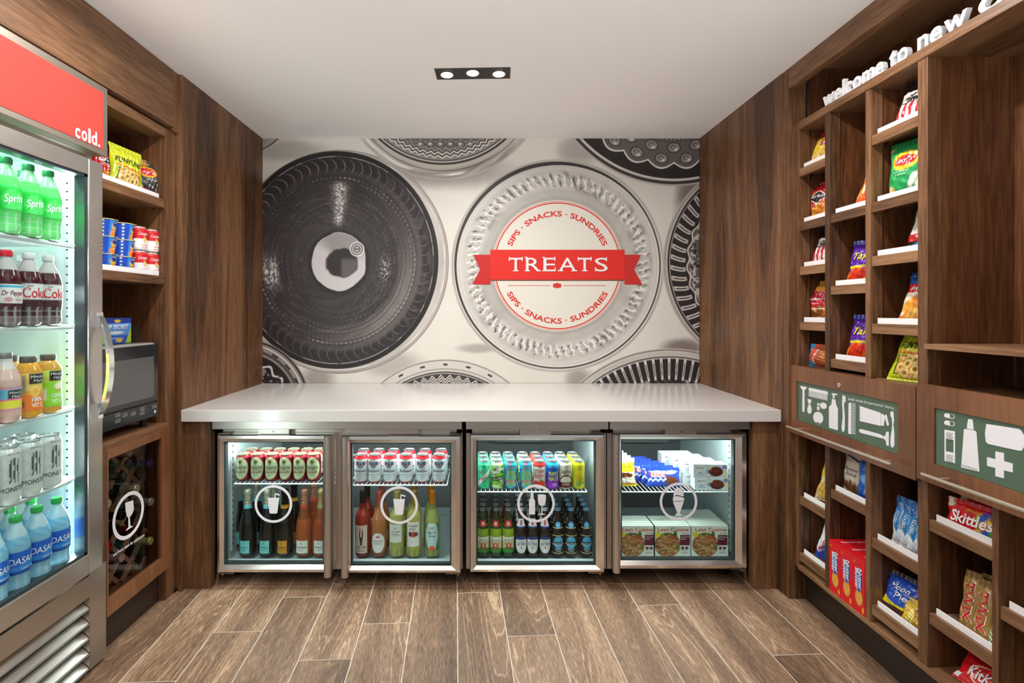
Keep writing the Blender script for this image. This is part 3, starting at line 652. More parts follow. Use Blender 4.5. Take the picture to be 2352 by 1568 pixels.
def rack(x0, x1, z, parent):
    m = M(); y0, y1 = 2.478, 2.98
    for y in (y0, y1): m.tube((x0, y, z-.0035), (x1, y, z-.0035), .0035, 8)
    for x in (x0, x1): m.tube((x, y0, z-.0035), (x, y1, z-.0035), .0035, 8)
    m.tube((x0, 2.73, z-.006), (x1, 2.73, z-.006), .003, 6)
    n = int(round((x1-x0)/.0205))
    for i in range(1, n): x = x0+(x1-x0)*i/n; m.tube((x, y0, z-.002), (x, y1, z-.002), .0018, 6)
    m.build('wire_shelf', WIRE, parent)
def cooler(name, label, x0, x1, doors, shelves, div=None):
    t = thing(name, label, 'cooler', ((x0+x1)/2, 2.8, 0)); ox = (x0+x1)/2; oy = 2.8
    def sh(m): m.V = [v-np.array((ox, oy, 0)) for v in m.V]; return m
    m = M(); yf = 2.465; yb = 3.22; zt = .783; zb = .065; T = .03
    m.box(x0, x0+T, yf, yb, zb, zt); m.box(x1-T, x1, yf, yb, zb, zt); m.box(x0+T, x1-T, yf, yb, .735, zt); m.box(x0+T, x1-T, yf, yb, zb, .085); m.box(x0+T, x1-T, yb-.03, yb, .085, .735)
    m.box(x0, x1, yf, yf+.03, .715, zt)
    if div: m.box(div-.022, div+.022, yf-.002, yf+.04, zb, .735)
    sh(m).build('cabinet', STEEL, t, bevel=.0015)
    m = M(); m.box(x0+.001, x1-.001, 2.413, 2.464, .746, .787); sh(m).build('top_rail', STEEL, t, bevel=.002)
    m = M(); yi = 3.185
    m.add([(x0+T, yf, .0855), (x1-T, yf, .0855), (x1-T, yi, .0855), (x0+T, yi, .0855), (x0+T, yf, .7345), (x1-T, yf, .7345), (x1-T, yi, .7345), (x0+T, yi, .7345)],
          [(0, 1, 2, 3), (7, 6, 5, 4), (0, 3, 7, 4), (2, 1, 5, 6)])
    m.V[-1][:, 0] = np.clip(m.V[-1][:, 0], x0+T+.001, x1-T-.001)
    m.add([(x0+T, yi, .0855), (x1-T, yi, .0855), (x1-T, yi, .7345), (x0+T, yi, .7345)], [(0, 1, 2, 3)], mi=1)
    m.box(x0+.15, x1-.15, yi-.12, yi-.01, .52, .69, mi=1); m.box(x0+.18, x1-.18, yi-.14, yi-.02, .585, .60, mi=0)
    m.box(x0+T+.002, x1-T-.002, yf+.002, yf+.024, .086, .103)
    sh(m).build('liner', [LINER, LINER2], t)
    for (a, b, z) in shelves:
        n0 = len(COL.objects); rack(a, b, z, t); o = COL.objects[-1]; o.location = (-ox, -oy, 0)
    for a in ([x0+T+.006, x1-T-.006]):
        m = M(); m.box(a-.004, a+.004, 2.53, 2.545, .12, .71, mi=0)
        for k in range(18): m.box(a-.0045, a+.0045, 2.533, 2.542, .15+k*.03, .162+k*.03, mi=1)
        sh(m).build('shelf_standard', [WIRE, DARKST], t)
    for d in doors:
        dx0, dx1, dz0, dz1, gx0, gx1, gz0, gz1, hs, icon, ipx, ipy = d
        y0, y1 = 2.418, 2.460
        m = M()
        # stepped profile frame: outer flat, inner chamfer
        def fr(a0, a1, c0, c1, b0, b1, e0, e1, ya, yb2):
            v = [(a0, ya, c0), (a1, ya, c0), (a1, ya, c1), (a0, ya, c1), (b0, yb2, e0), (b1, yb2, e0), (b1, yb2, e1), (b0, yb2, e1)]
            m.add(v, [(0, 1, 5, 4), (1, 2, 6, 5), (2, 3, 7, 6), (3, 0, 4, 7)])
        g = .006
        fr(dx0, dx1, dz0, dz1, dx0+.004, dx1-.004, dz0+.004, dz1-.004, y0+.008, y0)
        fr(dx0+.004, dx1-.004, dz0+.004, dz1-.004, (dx0+gx0)/2, (dx1+gx1)/2, (dz0+gz0)/2, (dz1+gz1)/2, y0, y0-.002)
        fr((dx0+gx0)/2, (dx1+gx1)/2, (dz0+gz0)/2, (dz1+gz1)/2, gx0-.002, gx1+.002, gz0-.002, gz1+.002, y0-.002, y0+.010)
        fr(gx0-.002, gx1+.002, gz0-.002, gz1+.002, gx0, gx1, gz0, gz1, y0+.010, y0+.012)
        for (a, b, c, e) in ((dx0, gx0, dz0, dz1), (gx1, dx1, dz0, dz1), (gx0, gx1, dz0, gz0), (gx0, gx1, gz1, dz1)): m.box(a, b, y0+.012, y1, c, e)
        dr = sh(m).build('door', CHROME if d[9] != 'none' else STEEL, t)
        m = M()
        for (a, b, c, e) in ((gx0, gx0+.006, gz0, gz1), (gx1-.006, gx1, gz0, gz1), (gx0, gx1, gz0, gz0+.007), (gx0, gx1, gz1-.005, gz1)): m.box(a, b, y0+.016, y1-.002, c, e)
        sh(m).build('gasket', plain('gasket', (52, 62, 66), .4), dr)
        m = M(); m.box(gx0, gx1, y0+.013, y0+.016, gz0, gz1); sh(m).build('glass_pane', GLASS, dr)
        if hs:
            m = M()
            xc = dx1-.016 if hs > 0 else dx0+.016; W2 = .021
            pr = [(xc+W2*cos(a)*.9, y0-.004-.020*sin(a)) for a in np.linspace(0, pi, 12)]
            pr = [(p[0]+(-.004 if hs > 0 else .004), p[1]) for p in pr]
            v0 = dz0-.012; m.prism(pr[::1], v0, dz1-.004, axis='z'); sh(m).build('handle', STEELV, dr)
        if icon:
            m = M(); ringpx(m, ipx, ipy, 37.6, 43.2, y0+.0125); icon(m, ipx, ipy, y0+.0125); sh(m).build('icon_decal', DECAL, dr)
        # lock plate above door
        lx = ((dx0+dx1)/2)+(-.008 if hs >= 0 else .01)
        m = M(); m.box(lx-.074, lx+.074, 2.425, 2.464, .7215, .7455); lp = sh(m).build('lock_plate', STEEL, t, bevel=.001)
        m = M(); m.tube((lx, 2.4245, .733), (lx, 2.4215, .733), .0075, 20); m.tube((lx, 2.4214, .733), (lx, 2.4205, .733), .004, 6, mi=1); sh(m).build('lock', [CHROME, BLACK], lp)
        # hinges
        s = -1 if hs > 0 or (hs == 0 and dx0 < .3 and False) else 1
        if hs == 0: s = 1
        hxp = dx0+.005 if s < 0 else dx1-.005
        m = M(); m.box(hxp, hxp-s*.07, 2.43, 2.464, dz0-.010, dz0-.005); m.tube((hxp-s*.012, 2.44, dz0-.010), (hxp-s*.012, 2.44, dz0-.02), .006, 10)
        sh(m).build('hinge', DARKST, t); m = M(); m.box(hxp, hxp-s*.05, 2.43, 2.464, dz1+.002, dz1+.005); sh(m).build('hinge', DARKST, t)
    for xx in (x0+.06, x1-.06):
        for yy in (2.56, 3.14):
            m = M(); m.tube((xx, yy, .0), (xx, yy, .014), .024, 16); m.tube((xx, yy, .014), (xx, yy, zb), .014, 12); sh(m).build('foot', BLACK, t)
cooler('undercounter_cooler', 'double glass door stainless cooler with lager cans and sparkling wine, leftmost under counter', -1.266, -.089,
       [(-1.245, -.700, .0695, .7185, -1.216, -.7445, .1043, .6847, 1, icon_cup, 628, 1157), (-.659, -.094, .0675, .7155, -.617, -.1415, .098, .6795, -1, icon_cup, 916.7, 1159.7)],
       [(-1.19, -.71, .472), (-.64, -.165, .4655)], div=-.678)
cooler('undercounter_cooler', 'single door cooler with colourful craft beer cans above rows of beer bottles', -.072, .600,
       [(-.053, .582, .0715, .722, -.0226, .5424, .100, .690, 0, icon_bottles, 1231, 1156)], [(-.02, .51, .433)])
cooler('undercounter_cooler', 'single door freezer cooler with ice cream bars and frozen meal boxes, rightmost under counter', .604, 1.265,
       [(.615, 1.253, .090, .7255, .6614, 1.2018, .1228, .696, -1, icon_cone, 1558.5, 1151.8)], [(.645, 1.19, .433)])
# ------------------------------------------------------------------ right display unit
XR = 1.42
def Yof(x, X=XR): return X*F/(x-CX)
PIN = glassy('clear_pin', (235, 235, 235), 1.0, .1)
def right_unit():
    t = thing('display_shelving', 'walnut wall display unit with snack cubbies, sign ledge and two flap drawers', 'shelving', (1.55, 1.7, 0))
    t.location = (0, 0, 0)
    XB = 1.70; Y0, Y1 = .95, 2.372
    def bd(nm, *b, mat=W_V, bev=.0012): m = M(); m.box(*b); return m.build(nm, mat, t, bevel=bev)
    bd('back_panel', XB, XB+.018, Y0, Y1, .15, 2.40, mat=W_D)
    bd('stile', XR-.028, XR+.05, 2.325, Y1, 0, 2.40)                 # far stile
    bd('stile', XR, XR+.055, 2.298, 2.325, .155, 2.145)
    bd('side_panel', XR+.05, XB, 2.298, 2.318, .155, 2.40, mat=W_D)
    bd('header_beam', 1.392, 1.43, Y0, 2.325, 2.311, 2.40, mat=W_Y)
    bd('top_board', 1.43, XB, Y0, 2.298, 2.385, 2.399, mat=W_Y)
    bd('sign_ledge', XR-.004, XB, Y0, 2.298, 2.112, 2.145, mat=W_Y)
    dv = [(2.122, 2.0945, 2.298), (1.899, 1.874, 0), (1.671, 1.634, 0), (1.4285, 1.410, 0)]
    for i, (ya, yb, _) in enumerate(dv):
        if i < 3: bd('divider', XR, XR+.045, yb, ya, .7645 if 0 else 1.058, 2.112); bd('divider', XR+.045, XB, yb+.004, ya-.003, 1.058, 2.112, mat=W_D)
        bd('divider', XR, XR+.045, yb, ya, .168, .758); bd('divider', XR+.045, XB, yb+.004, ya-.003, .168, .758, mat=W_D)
    bd('side_panel', XR, XB, Y0, Y0+.03, .155, 2.112)
    bd('bottom_board', XR-.004, XB, Y0, 2.298, .150, .168, mat=W_Y)
    bd('drawer_deck', XR+.02, XB, Y0, 2.298, 1.040, 1.058, mat=W_Y); bd('drawer_deck', XR+.02, XB, Y0, 2.298, .758, .772, mat=W_Y)
    bd('kick_panel', 1.468, 1.49, Y0, 2.372, 0, .150, mat=W_K); bd('kick_return', XR+.03, 1.468, 2.33, 2.37, 0, .15, mat=W_K)
    # shelves: (ya far, yb near, top z list, lip)
    cols = [(2.298, 2.122), (2.0945, 1.899), (1.874, 1.671)]
    up = [[1.937, 1.695, 1.498, 1.254], [1.695, 1.404, 1.108], [1.940, 1.6955, 1.500, 1.256]]
    lo = [[.476, .2245], [.5778], [.4766, .2333]]
    lo3 = [(1.634, 1.4285, [.640, .344]), (1.410, .98, [.493])]
    n = 0
    def shelf(ya, yb, z, pin=True):
        m = M(); m.box(XR+.004, XR+.022, yb+.001, ya-.001, z-.036, z); m.box(XR+.022, XB-.001, yb+.001, ya-.001, z-.022, z-.004)
        s = m.build('shelf', W_Y, t, bevel=.001)
        m = M(); m.box(XR+.016, XR+.0195, yb+.002, ya-.013, z-.001, z+.0205); m.build('shelf_lip', WHITE_A, s, bevel=.0006)
        if pin:
            m = M(); x = XR+.055
            m.tube((x, ya, z-.030), (x, ya-.010, z-.030), .004, 10); m.box(x-.007, x+.007, ya-.012, ya-.0005, z-.0275, z-.0225); m.prism([(ya-.001, z-.027), (ya-.001, z-.045), (ya-.010, z-.027)], x-.002, x+.002, axis='x'); m.build('shelf_pin', PIN, s)
    for (ya, yb), zs in zip(cols, up):
        for z in zs: shelf(ya, yb, z)
    for (ya, yb), zs in zip(cols, lo):
        for z in zs: shelf(ya, yb, z)
    for ya, yb, zs in lo3:
        for z in zs: shelf(ya, yb, z)
    bd('shelf', XR-.012, XB-.001, .98, 1.634, 1.181, 1.1975, mat=W_Y)
    # flap drawers
    XD = 1.40; XG = 1.405
    for k, (ya, yb, z0, z1, ga, gb, gz0, gz1) in enumerate(((2.354, 1.6555, .755, 1.058, 2.28, 1.7257, .817, .992), (1.6515, .96, .765, 1.070, 1.588, 1.03, .8285, 1.003))):
        m = M()
        for b in ((XD, XD+.02, gb, ga, gz1, z1), (XD, XD+.02, gb, ga, z0, gz0), (XD, XD+.02, yb, gb, z0, z1), (XD, XD+.02, ga, ya, z0, z1), (XG+.004, XD+.019, gb, ga, gz0, gz1)): m.box(*b)
        d = m.build('drawer', W_R, t)
        m = M(); m.box(XG, XG+.004, gb+.001, ga-.001, gz0+.001, gz1-.001); sp = m.build('sign_panel', plain('green_panel', (84, 107, 87), .35), d)
        zc = .787 if k == 0 else .797; h0, h1 = (2.292, 1.708) if k == 0 else (1.59, 1.0)
        m = M(); m.tube((1.365, h0, zc), (1.365, h1, zc+.004), .006, 16)
        for y in (h0-.05, h1+.05): m.tube((1.365, y, zc+.001), (1.401, y, zc+.001), .004, 12)
        m.build('handle', plain('satin_nickel', (214, 204, 188), .25, .8), d)
        if k == 0:
            m = M(); m.tube((1.4, 2.0055, 1.013), (1.3965, 2.0055, 1.013), .0085, 24); m.box(1.3955, 1.3968, 2.0005, 2.0105, 1.012, 1.014, mi=1); m.build('lock', [CHROME, BLACK], d)
        # pictograms: traced on the panel plane
        m = M(); X_ = XG-.0008
        def q(pts): # pts in px of a 3.92x enlargement whose corner is (1780,750)
            v = [PX(1780+a/3.92, 750+b/3.92, XG-.0003) for a, b in pts]
            m.prism([(p[1], p[2]) for p in v], XG-.0002, XG-.0010, axis='x')
        def el(cx, cy, rx, ry, n=24, sk=0): q([(cx+rx*cos(a), cy+ry*sin(a)+sk*rx*cos(a)) for a in np.linspace(0, 2*pi, n+1)[:-1]])
        if k == 0:
            q([(229, 532), (285, 543), (285, 558), (270, 568), (266, 580), (267, 755), (262, 768), (252, 768), (247, 755), (249, 580), (245, 565), (231, 548)])
            q([(305, 552), (312, 549), (470, 583), (476, 590), (476, 613), (305, 578)])
            for i in range(17):
                a = 306+i*10; q([(a, 576+i*2.1), (a+5.5, 577+i*2.1), (a+5.5, 628+i*2.35), (a, 626+i*2.35)])
            q([(293, 650), (330, 657), (322, 695), (302, 692)]); q([(302, 697), (322, 701), (322, 712), (329, 735), (330, 765), (320, 783), (305, 783), (293, 765), (292, 735), (301, 712)])
            el(390, 820, 45, 54, 30, .15); q([(370, 860), (410, 868), (406, 880), (374, 874)]); q([(380, 716), (401, 720), (401, 752), (380, 748)]); q([(382, 687), (397, 689), (397, 712), (382, 709)])
            el(437, 712, 30, 29, 24, .15); q([(396, 694), (412, 692), (412, 706), (396, 704)])
            q([(515, 650), (545, 655), (545, 664), (551, 705), (567, 735), (567, 928), (562, 932), (490, 910), (487, 905), (487, 722), (509, 700)])
            q([(513, 597), (525, 601), (545, 601), (560, 608), (560, 618), (545, 612), (540, 617), (536, 646), (520, 642), (523, 615), (513, 610)])
            q([(612, 614), (617, 616), (622, 622), (636, 630), (636, 680), (624, 678), (622, 730), (629, 790), (629, 920), (622, 945), (612, 948), (603, 930), (601, 900), (610, 830), (611, 760), (605, 700), (608, 640)])
            q([(664, 690), (680, 682), (685, 690), (685, 968), (664, 964), (660, 950)])
            for i in range(20):
                b = 686+i*14.2; q([(684, b), (726, b+8), (726, b+13), (684, b+5.5)])
            q([(768, 715), (952, 775), (952, 893), (768, 850)])
            for i in range(11): b = 713+i*13; q([(761, b), (768, b+2), (768, b+7), (761, b+5)])
            q([(955, 782), (982, 790), (982, 893), (955, 888)]); q([(982, 808), (1000, 788), (1006, 795), (1028, 885), (1012, 893), (990, 820), (986, 860), (982, 860)])
            q([(765, 922), (780, 922), (945, 967), (975, 985), (990, 985), (998, 970), (1002, 944), (1026, 948), (1026, 1074), (1004, 1068), (1000, 1030), (985, 1010), (945, 1000), (780, 958), (762, 948), (758, 930)])
            q([(1040, 768), (1058, 760), (1068, 775), (1072, 850), (1066, 880), (1076, 960), (1076, 1065), (1065, 1088), (1050, 1085), (1041, 1060), (1042, 1000), (1054, 920), (1058, 880), (1052, 815), (1042, 812)])
            def tm(x, z, off): return np.array([PX(1780+a/3.92, 750+b/3.92, XG-.0006-off) for a, b in zip(x, z)])
            text(m, 'peek inside for', 750, 664, 26, (240, 240, 240), tm, w=178, bold=.004, warp=lambda x, y: (x, -y+.21*x))
            text(m, 'personal items.', 960, 707, 28, (240, 240, 240), tm, w=232, bold=.03, warp=lambda x, y: (x, -y+.21*x))
        else:
            def pill(cx, cy):
                for (a, b) in ((1, 0),): q([(cx-30, cy-22)]+[(cx+28+18*cos(u), cy+10+22*sin(u)) for u in np.linspace(-1.5, 1.5, 10)]+[(cx-30, cy+18)]+[(cx-30+18*cos(u), cy-2+20*sin(u)) for u in np.linspace(1.6, 4.6, 10)])
            pill(1573, 800); pill(1573, 866)
            q([(1528, 927), (1622, 942), (1622, 1024), (1528, 1005)]); q([(1528, 1005), (1540, 1008), (1540, 1120), (1528, 1118)]); q([(1609, 1021), (1622, 1024), (1622, 1136), (1609, 1133)]); q([(1528, 1118), (1622, 1137), (1622, 1230), (1528, 1208)])
            q([(1742, 830), (1780, 835), (1786, 880), (1790, 928), (1730, 918), (1732, 880)]); q([(1702, 925), (1712, 920), (1800, 935), (1815, 950), (1842, 1306), (1678, 1266), (1700, 960)])
            q([(1905, 875), (2190, 918), (2215, 930), (2262, 1010), (2262, 1050), (2225, 1115), (2200, 1117), (1920, 1055), (1900, 1035), (1892, 960)])
            q([(1986, 1122), (2063, 1136), (2063, 1210), (2142, 1232), (2142, 1312), (2063, 1292), (2063, 1365), (1986, 1345), (1986, 1272), (1911, 1252), (1911, 1174), (1986, 1192)])
            def q2(pts): 
                v = [PX(1780+a/3.92, 750+b/3.92, XG-.0003) for a, b in pts]; m.prism([(p[1], p[2]) for p in v], XG-.0011, XG-.0016, mi=1, axis='x')
            for cy in (945, 1145):
                for i in range(5):
                    for j in range(4): a = 1555+j*15+(i % 2)*-6; b = cy+10+i*15+j*3; q2([(a+4.5*cos(u), b+5*sin(u)) for u in np.linspace(0, 2*pi, 7)[:-1]])
            q2([(1578, 790), (1582, 785), (1612, 795), (1614, 812), (1606, 824), (1580, 820)]); q2([(1578, 857), (1582, 852), (1612, 861), (1614, 878), (1606, 890), (1580, 886)])
            for i in range(11): a = 1690+i*13; q2([(a, 1240+i*4), (a+3, 1241+i*4), (a+3, 1258+i*4), (a, 1257+i*4)])
        m.build('pictograms', [DECAL, plain('green_panel', (84, 107, 87), .35)], sp)
right_unit()

# sign letters on the ledge
def sign():
    t = thing('sign_lettering', 'white raised letters reading welcome to new on the ledge over the right cubbies', 'sign', (1.44, 1.6, 2.145))
    m = M(); m.box(-.014, .020, -.64, .585, 0, .003); m.build('acrylic_base', CLEAR, t)
    def word(s, y0, y1):
        v, f = tgeo('x', .03); 
        # one mesh per letter, spread over the measured width
        ws = []; 
        for ch in s: a, _ = tgeo(ch, .02); ws.append(a[:, 0].max()-a[:, 0].min()+.09)
        k = (y0-y1)/sum(ws); y = y0
        for ch, wd in zip(s, ws):
            cu = bpy.data.curves.new('letter', 'FONT'); cu.body = ch; cu.size = 1; cu.offset = .02; cu.resolution_u = 4; cu.extrude = .0085/k*1.0
            o = bpy.data.objects.new('tmp', cu); COL.objects.link(o); bpy.context.view_layer.update(); dg = bpy.context.evaluated_depsgraph_get()
            me = bpy.data.meshes.new_from_object(o.evaluated_get(dg)); bpy.data.objects.remove(o)
            co = np.array([q.co[:] for q in me.vertices]); x0 = co[:, 0].min(); zs = .054/ .54
            new = np.stack([co[:, 2]*k*-1, y-(co[:, 0]-x0+.04)*k-1.6, co[:, 1]*zs+.003], -1)
            mm = M(); mm.add(new, [tuple(p.vertices) for p in me.polygons]); bpy.data.meshes.remove(me)
            mm.build('letter', WHITE_A, t); y -= wd*k
    word('welcome', 2.156, 1.826); word('to', 1.806, 1.722); word('new', 1.69, 1.512); word('orleans', 1.486, 1.02)
sign()

# ------------------------------------------------------------------ left shelving
XL = -1.42
def left_unit():
    t = thing('wall_shelving', 'walnut wall shelves between the glass door fridge and the counter recess', 'shelving', (0, 0, 0))
    XB = -1.80; Ya, Yb = 1.93, 2.311
    def bd(nm, *b, mat=W_V, bev=.0012, par=None): m = M(); m.box(*b); return m.build(nm, mat, par or t, bevel=bev)
    bd('stile', XL-.05, XL, 2.311, 2.385, 0, 2.125); bd('stile', -1.45, -1.405, 2.345, 2.384, 2.125, 2.40)
    bd('header_beam', -1.45, -1.402, .9, 2.345, 2.140, 2.399, mat=W_Y)
    bd('top_board', XB, XL, Ya-.02, 2.311, 2.085, 2.125, mat=W_Y); 
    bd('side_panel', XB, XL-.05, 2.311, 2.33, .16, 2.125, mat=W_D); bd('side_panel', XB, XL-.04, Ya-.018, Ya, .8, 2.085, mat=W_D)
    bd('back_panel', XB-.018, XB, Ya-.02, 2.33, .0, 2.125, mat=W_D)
    for z in (1.802, 1.458):
        s = bd('shelf', XB, XL-.004, Ya, 2.309, z-.037, z, mat=W_Y)
        m = M(); m.box(XL-.0195, XL-.016, Ya+.01, 2.290, z+.0002, z+.022); m.build('shelf_lip', WHITE_A, s, bevel=.0006)
        m = M(); x = XL-.05; m.tube((x, 2.3105, z-.044), (x, 2.300, z-.044), .004, 10); m.box(x-.007, x+.007, 2.299, 2.3105, z-.041, z-.0375); m.build('shelf_pin', PIN, s)
    bd('worktop', XB, -1.408, Ya, 2.311, .780, .800, mat=W_Y)
left_unit()
def wine_cab():
    t = thing('wine_cabinet', 'walnut framed glass front wine cabinet under the microwave with lattice rack', 'cabinet', (0, 0, 0))
    XF = -1.402
    m = M(); g0, g1, ga, gb = .2156, .745, 1.933, 2.2555
    for b in ((XF-.02, XF, gb, 2.318, .152, .7795), (XF-.02, XF, 1.927, ga, .152, .7795), (XF-.02, XF, ga, gb, .152, g0), (XF-.02, XF, ga, gb, g1, .7795)): m.box(*b)
    d = m.build('door', W_R, t)
    m = M(); m.box(XF-.014, XF-.010, ga, gb, g0, g1); m.build('glass_pane', glassy('smoked_glass', (232, 226, 220), .45), d)
    m = M(); X_ = XF-.0095
    c = PX(295.7, 1182.7, X_); rr = .0915; n = 60
    a = np.linspace(0, 2*pi, n+1)
    for u, v in zip(a[:-1], a[1:]):
        m.prism([(c[1]+.84*rr*sin(u), c[2]+.84*rr*cos(u)), (c[1]+rr*sin(u), c[2]+rr*cos(u)), (c[1]+rr*sin(v), c[2]+rr*cos(v)), (c[1]+.84*rr*sin(v), c[2]+.84*rr*cos(v))], X_, X_+.0006, axis='x')
    g = [(1180+0, 0)]
    pts = [(923, 240), (983, 220), (987, 290), (975, 320), (963, 338), (957, 345), (962, 408), (982, 413), (928, 446), (929, 440), (948, 420), (946, 350), (935, 335), (928, 300)]
    pts = [(a, b) for a, b in pts]; v = [PX(a/3.213, 1080+b/3.213, X_) for a, b in pts]; m.prism([(p[1], p[2]) for p in v], X_, X_+.0006, axis='x')
    tm = lambda x, z, off: np.stack([np.full_like(x, X_+off), c[1]+x, c[2]+z], -1)
    m.build('icon_decal', DECAL, d); m = M()
    text(m, 'see front desk for assistance.', .004, -.118, .0125, (240, 240, 240), tm, w=.185, bold=.03)
    m.build('lettering', DECAL, d)
    m = M(); m.box(-1.80, XF-.021, 1.93, 2.309, .152, .166); m.box(-1.80, XF-.021, 1.927, 1.932, .166, .779)
    m.build('cabinet_box', W_D, t)
    m = M(); m.box(-1.47, -1.45, 1.93, 2.37, 0, .151); m.build('kick_panel', W_K, t)
    # lattice of crossed slats
    X0, X1 = -1.56, -1.50; q = M(); y0, y1, z0, z1 = 1.934, 2.308, .168, .777; w2 = .009
    def clip(p0, p1):
        d = np.array(p1)-np.array(p0); t0, t1 = 0, 1
        for (pp, dd, lo, hi) in ((p0[0], d[0], y0, y1), (p0[1], d[1], z0, z1)):
            ta = (lo-pp)/dd; tb = (hi-pp)/dd; ta, tb = min(ta, tb), max(ta, tb); t0 = max(t0, ta); t1 = min(t1, tb)
        return None if t1-t0 < .02 else (np.array(p0)+d*t0, np.array(p0)+d*t1)
    for sg, xa, xb in ((1, -1.512, -1.500), (-1, -1.526, -1.514)):
        for k in range(-6, 9):
            c0 = k*.125+.04; p = ((1.9, c0), (2.4, c0+.5)) if sg > 0 else ((1.9, c0+.5), (2.4, c0))
            r_ = clip(*p)
            if r_ is None: continue
            a, b = r_; n_ = np.array((-(b-a)[1], (b-a)[0])); n_ = n_/np.linalg.norm(n_)*w2
            q.prism([tuple(a-n_), tuple(b-n_), tuple(b+n_), tuple(a+n_)], xa, xb, axis='x')
            q.prism([tuple(a-n_), tuple(b-n_), tuple(b+n_), tuple(a+n_)], xa-.22, xb-.22, axis='x')
    q.build('lattice', wood('lattice_wood', 1, (96, 74, 60), (136, 110, 92), (160, 134, 114)), t)
wine_cab()

# ------------------------------------------------------------------ glass door merchandiser
def fridge():
    t = thing('glass_door_fridge', 'tall stainless glass door drinks fridge with a lit red sign reading cold', 'fridge', (0, 0, 0))
    Y0, Y1 = 1.15, 1.895; XB = -2.04
    m = M(); T = .035
    xf = -1.435
    m.box(XB, xf, Y1-T, Y1, .05, 2.12); m.box(XB, xf, Y0, Y0+T, .05, 2.12); m.box(XB, XB+.03, Y0+T, Y1-T, .05, 2.12); m.box(XB+.03, xf, Y0+T, Y1-T, .32, .40); m.box(XB+.03, xf, Y0+T, Y1-T, 1.845, 1.88); m.box(XB+.03, xf, Y0+T, Y1-T, 2.09, 2.12)
    m.build('cabinet', STEELV, t, bevel=.002)
    m = M(); a, b, c, d = Y0+T+.001, Y1-T-.001, .4005, 1.8445; xi = XB+.031
    m.add([(xf, a, c), (xf, b, c), (xi, b, c), (xi, a, c), (xf, a, d), (xf, b, d), (xi, b, d), (xi, a, d)], [(0, 1, 2, 3), (7, 6, 5, 4), (1, 5, 6, 2), (0, 3, 7, 4), (2, 6, 7, 3)])
    m.build('liner', plain('white_liner', (206, 220, 218), .45), t)
    m = M(); m.box(-1.50, -1.49, b-.004, b-.0005, .45, 1.80)
    for k in range(44): m.box(-1.4985, -1.4915, b-.0048, b-.0039, .47+k*.03, .475+k*.03, mi=1)
    m.build('shelf_standard', [WIRE, BLACK], t)
    # header sign
    XH = -1.376
    m = M(); m.box(XH, -1.47, Y0, Y1-.002, 1.868, 2.118); hb = m.build('sign_box', steel('sign_frame_steel', (176, 166, 154), 1, .4), t, bevel=.002)
    ya = Yof(235.4, XH); za = H+(715-218)*ya/F; zb = H+(715-341)*ya/F
    m = M(); m.box(XH+.0002, XH+.002, Y0+.02, ya, zb-.003, za+.006); sp = m.build('sign_face', plain('red_sign', (226, 62, 54), .35, 0, Emission_Color=(.80, .06, .045, 1), Emission_Strength=.14), hb)
    m = M(); c = PX(200, 310, XH); tm = lambda x, z, off: np.stack([np.full_like(x, XH+.0026+off), c[1]+x, c[2]+z], -1)
    xx = -.059; ws = [.0255, .0285, .0125, .0295, .0105]
    for ch, w_ in zip('cold.', ws):
        m = M(); v_, _ = tgeo(ch, .055); lo, hi = v_[:, 1].min()/CAP*.050, v_[:, 1].max()/CAP*.050
        text(m, ch, xx+w_/2, .001, .050, (250, 250, 250), tm, w=w_*.86, bold=.055); m.build('letter', DECAL, hb); xx += w_*1.10
    # door
    XD = -1.39; m = M(); z0, z1 = .368, 1.842; ga, gb = Y0+.07, 1.8205; h0, h1 = .440, 1.785
    for bb in ((XD-.035, XD, gb, Y1-.006, z0, z1), (XD-.035, XD, Y0, ga, z0, z1), (XD-.035, XD, ga, gb, z0, h0), (XD-.035, XD, ga, gb, h1, z1)): m.box(*bb)
    d = m.build('door', plain('door_steel', (206, 200, 194), .27, .9), t, bevel=.004, seg=3)
    m = M()
    for bb in ((XD-.042, XD-.006, gb-.012, gb, h0, h1), (XD-.042, XD-.006, ga, ga+.01, h0, h1), (XD-.042, XD-.006, ga, gb, h0, h0+.01), (XD-.042, XD-.006, ga, gb, h1-.01, h1)): m.box(*bb)
    m.build('gasket', plain('fridge_gasket', (44, 54, 60), .3), d)
    m = M(); m.box(XD-.012, XD-.008, ga, gb, h0, h1); m.build('glass_pane', GLASS, d)
    # bow handle
    m = M(); zc = 1.105; L2 = .188; n = 20; yh = 1.862
    v = []; 
    for k in range(n+1):
        u = -1+2*k/n; zz = zc+L2*u; xo = XD+.006+.046*(1-u*u)**.8; th = .011
        v += [(xo-th, yh-.013, zz), (xo, yh-.013, zz), (xo, yh+.013, zz), (xo-th, yh+.013, zz)]
    f = [(k*4+i, k*4+(i+1) % 4, k*4+4+(i+1) % 4, k*4+4+i) for k in range(n) for i in range(4)]+[(3, 2, 1, 0), (n*4, n*4+1, n*4+2, n*4+3)]
    m.add(v, f, smooth=True); m.box(XD, XD+.012, yh-.012, yh+.012, zc-L2-.004, zc-L2+.05); m.box(XD, XD+.012, yh-.012, yh+.012, zc+L2-.05, zc+L2+.004)
    m.build('handle', plain('bright_chrome', (236, 236, 236), .12, .9), d)
    # base grill
    XG = -1.404; m = M()
    m.box(XG-.03, XG, 1.845, 1.925, .012, .366); m.box(XG-.03, XG, Y0, 1.845, .275, .352); m.box(XG-.06, XG-.03, Y0, 1.90, .012, .03)
    g = m.build('grille', steel('grille_steel', (190, 182, 172), 1, .32), t, bevel=.002)
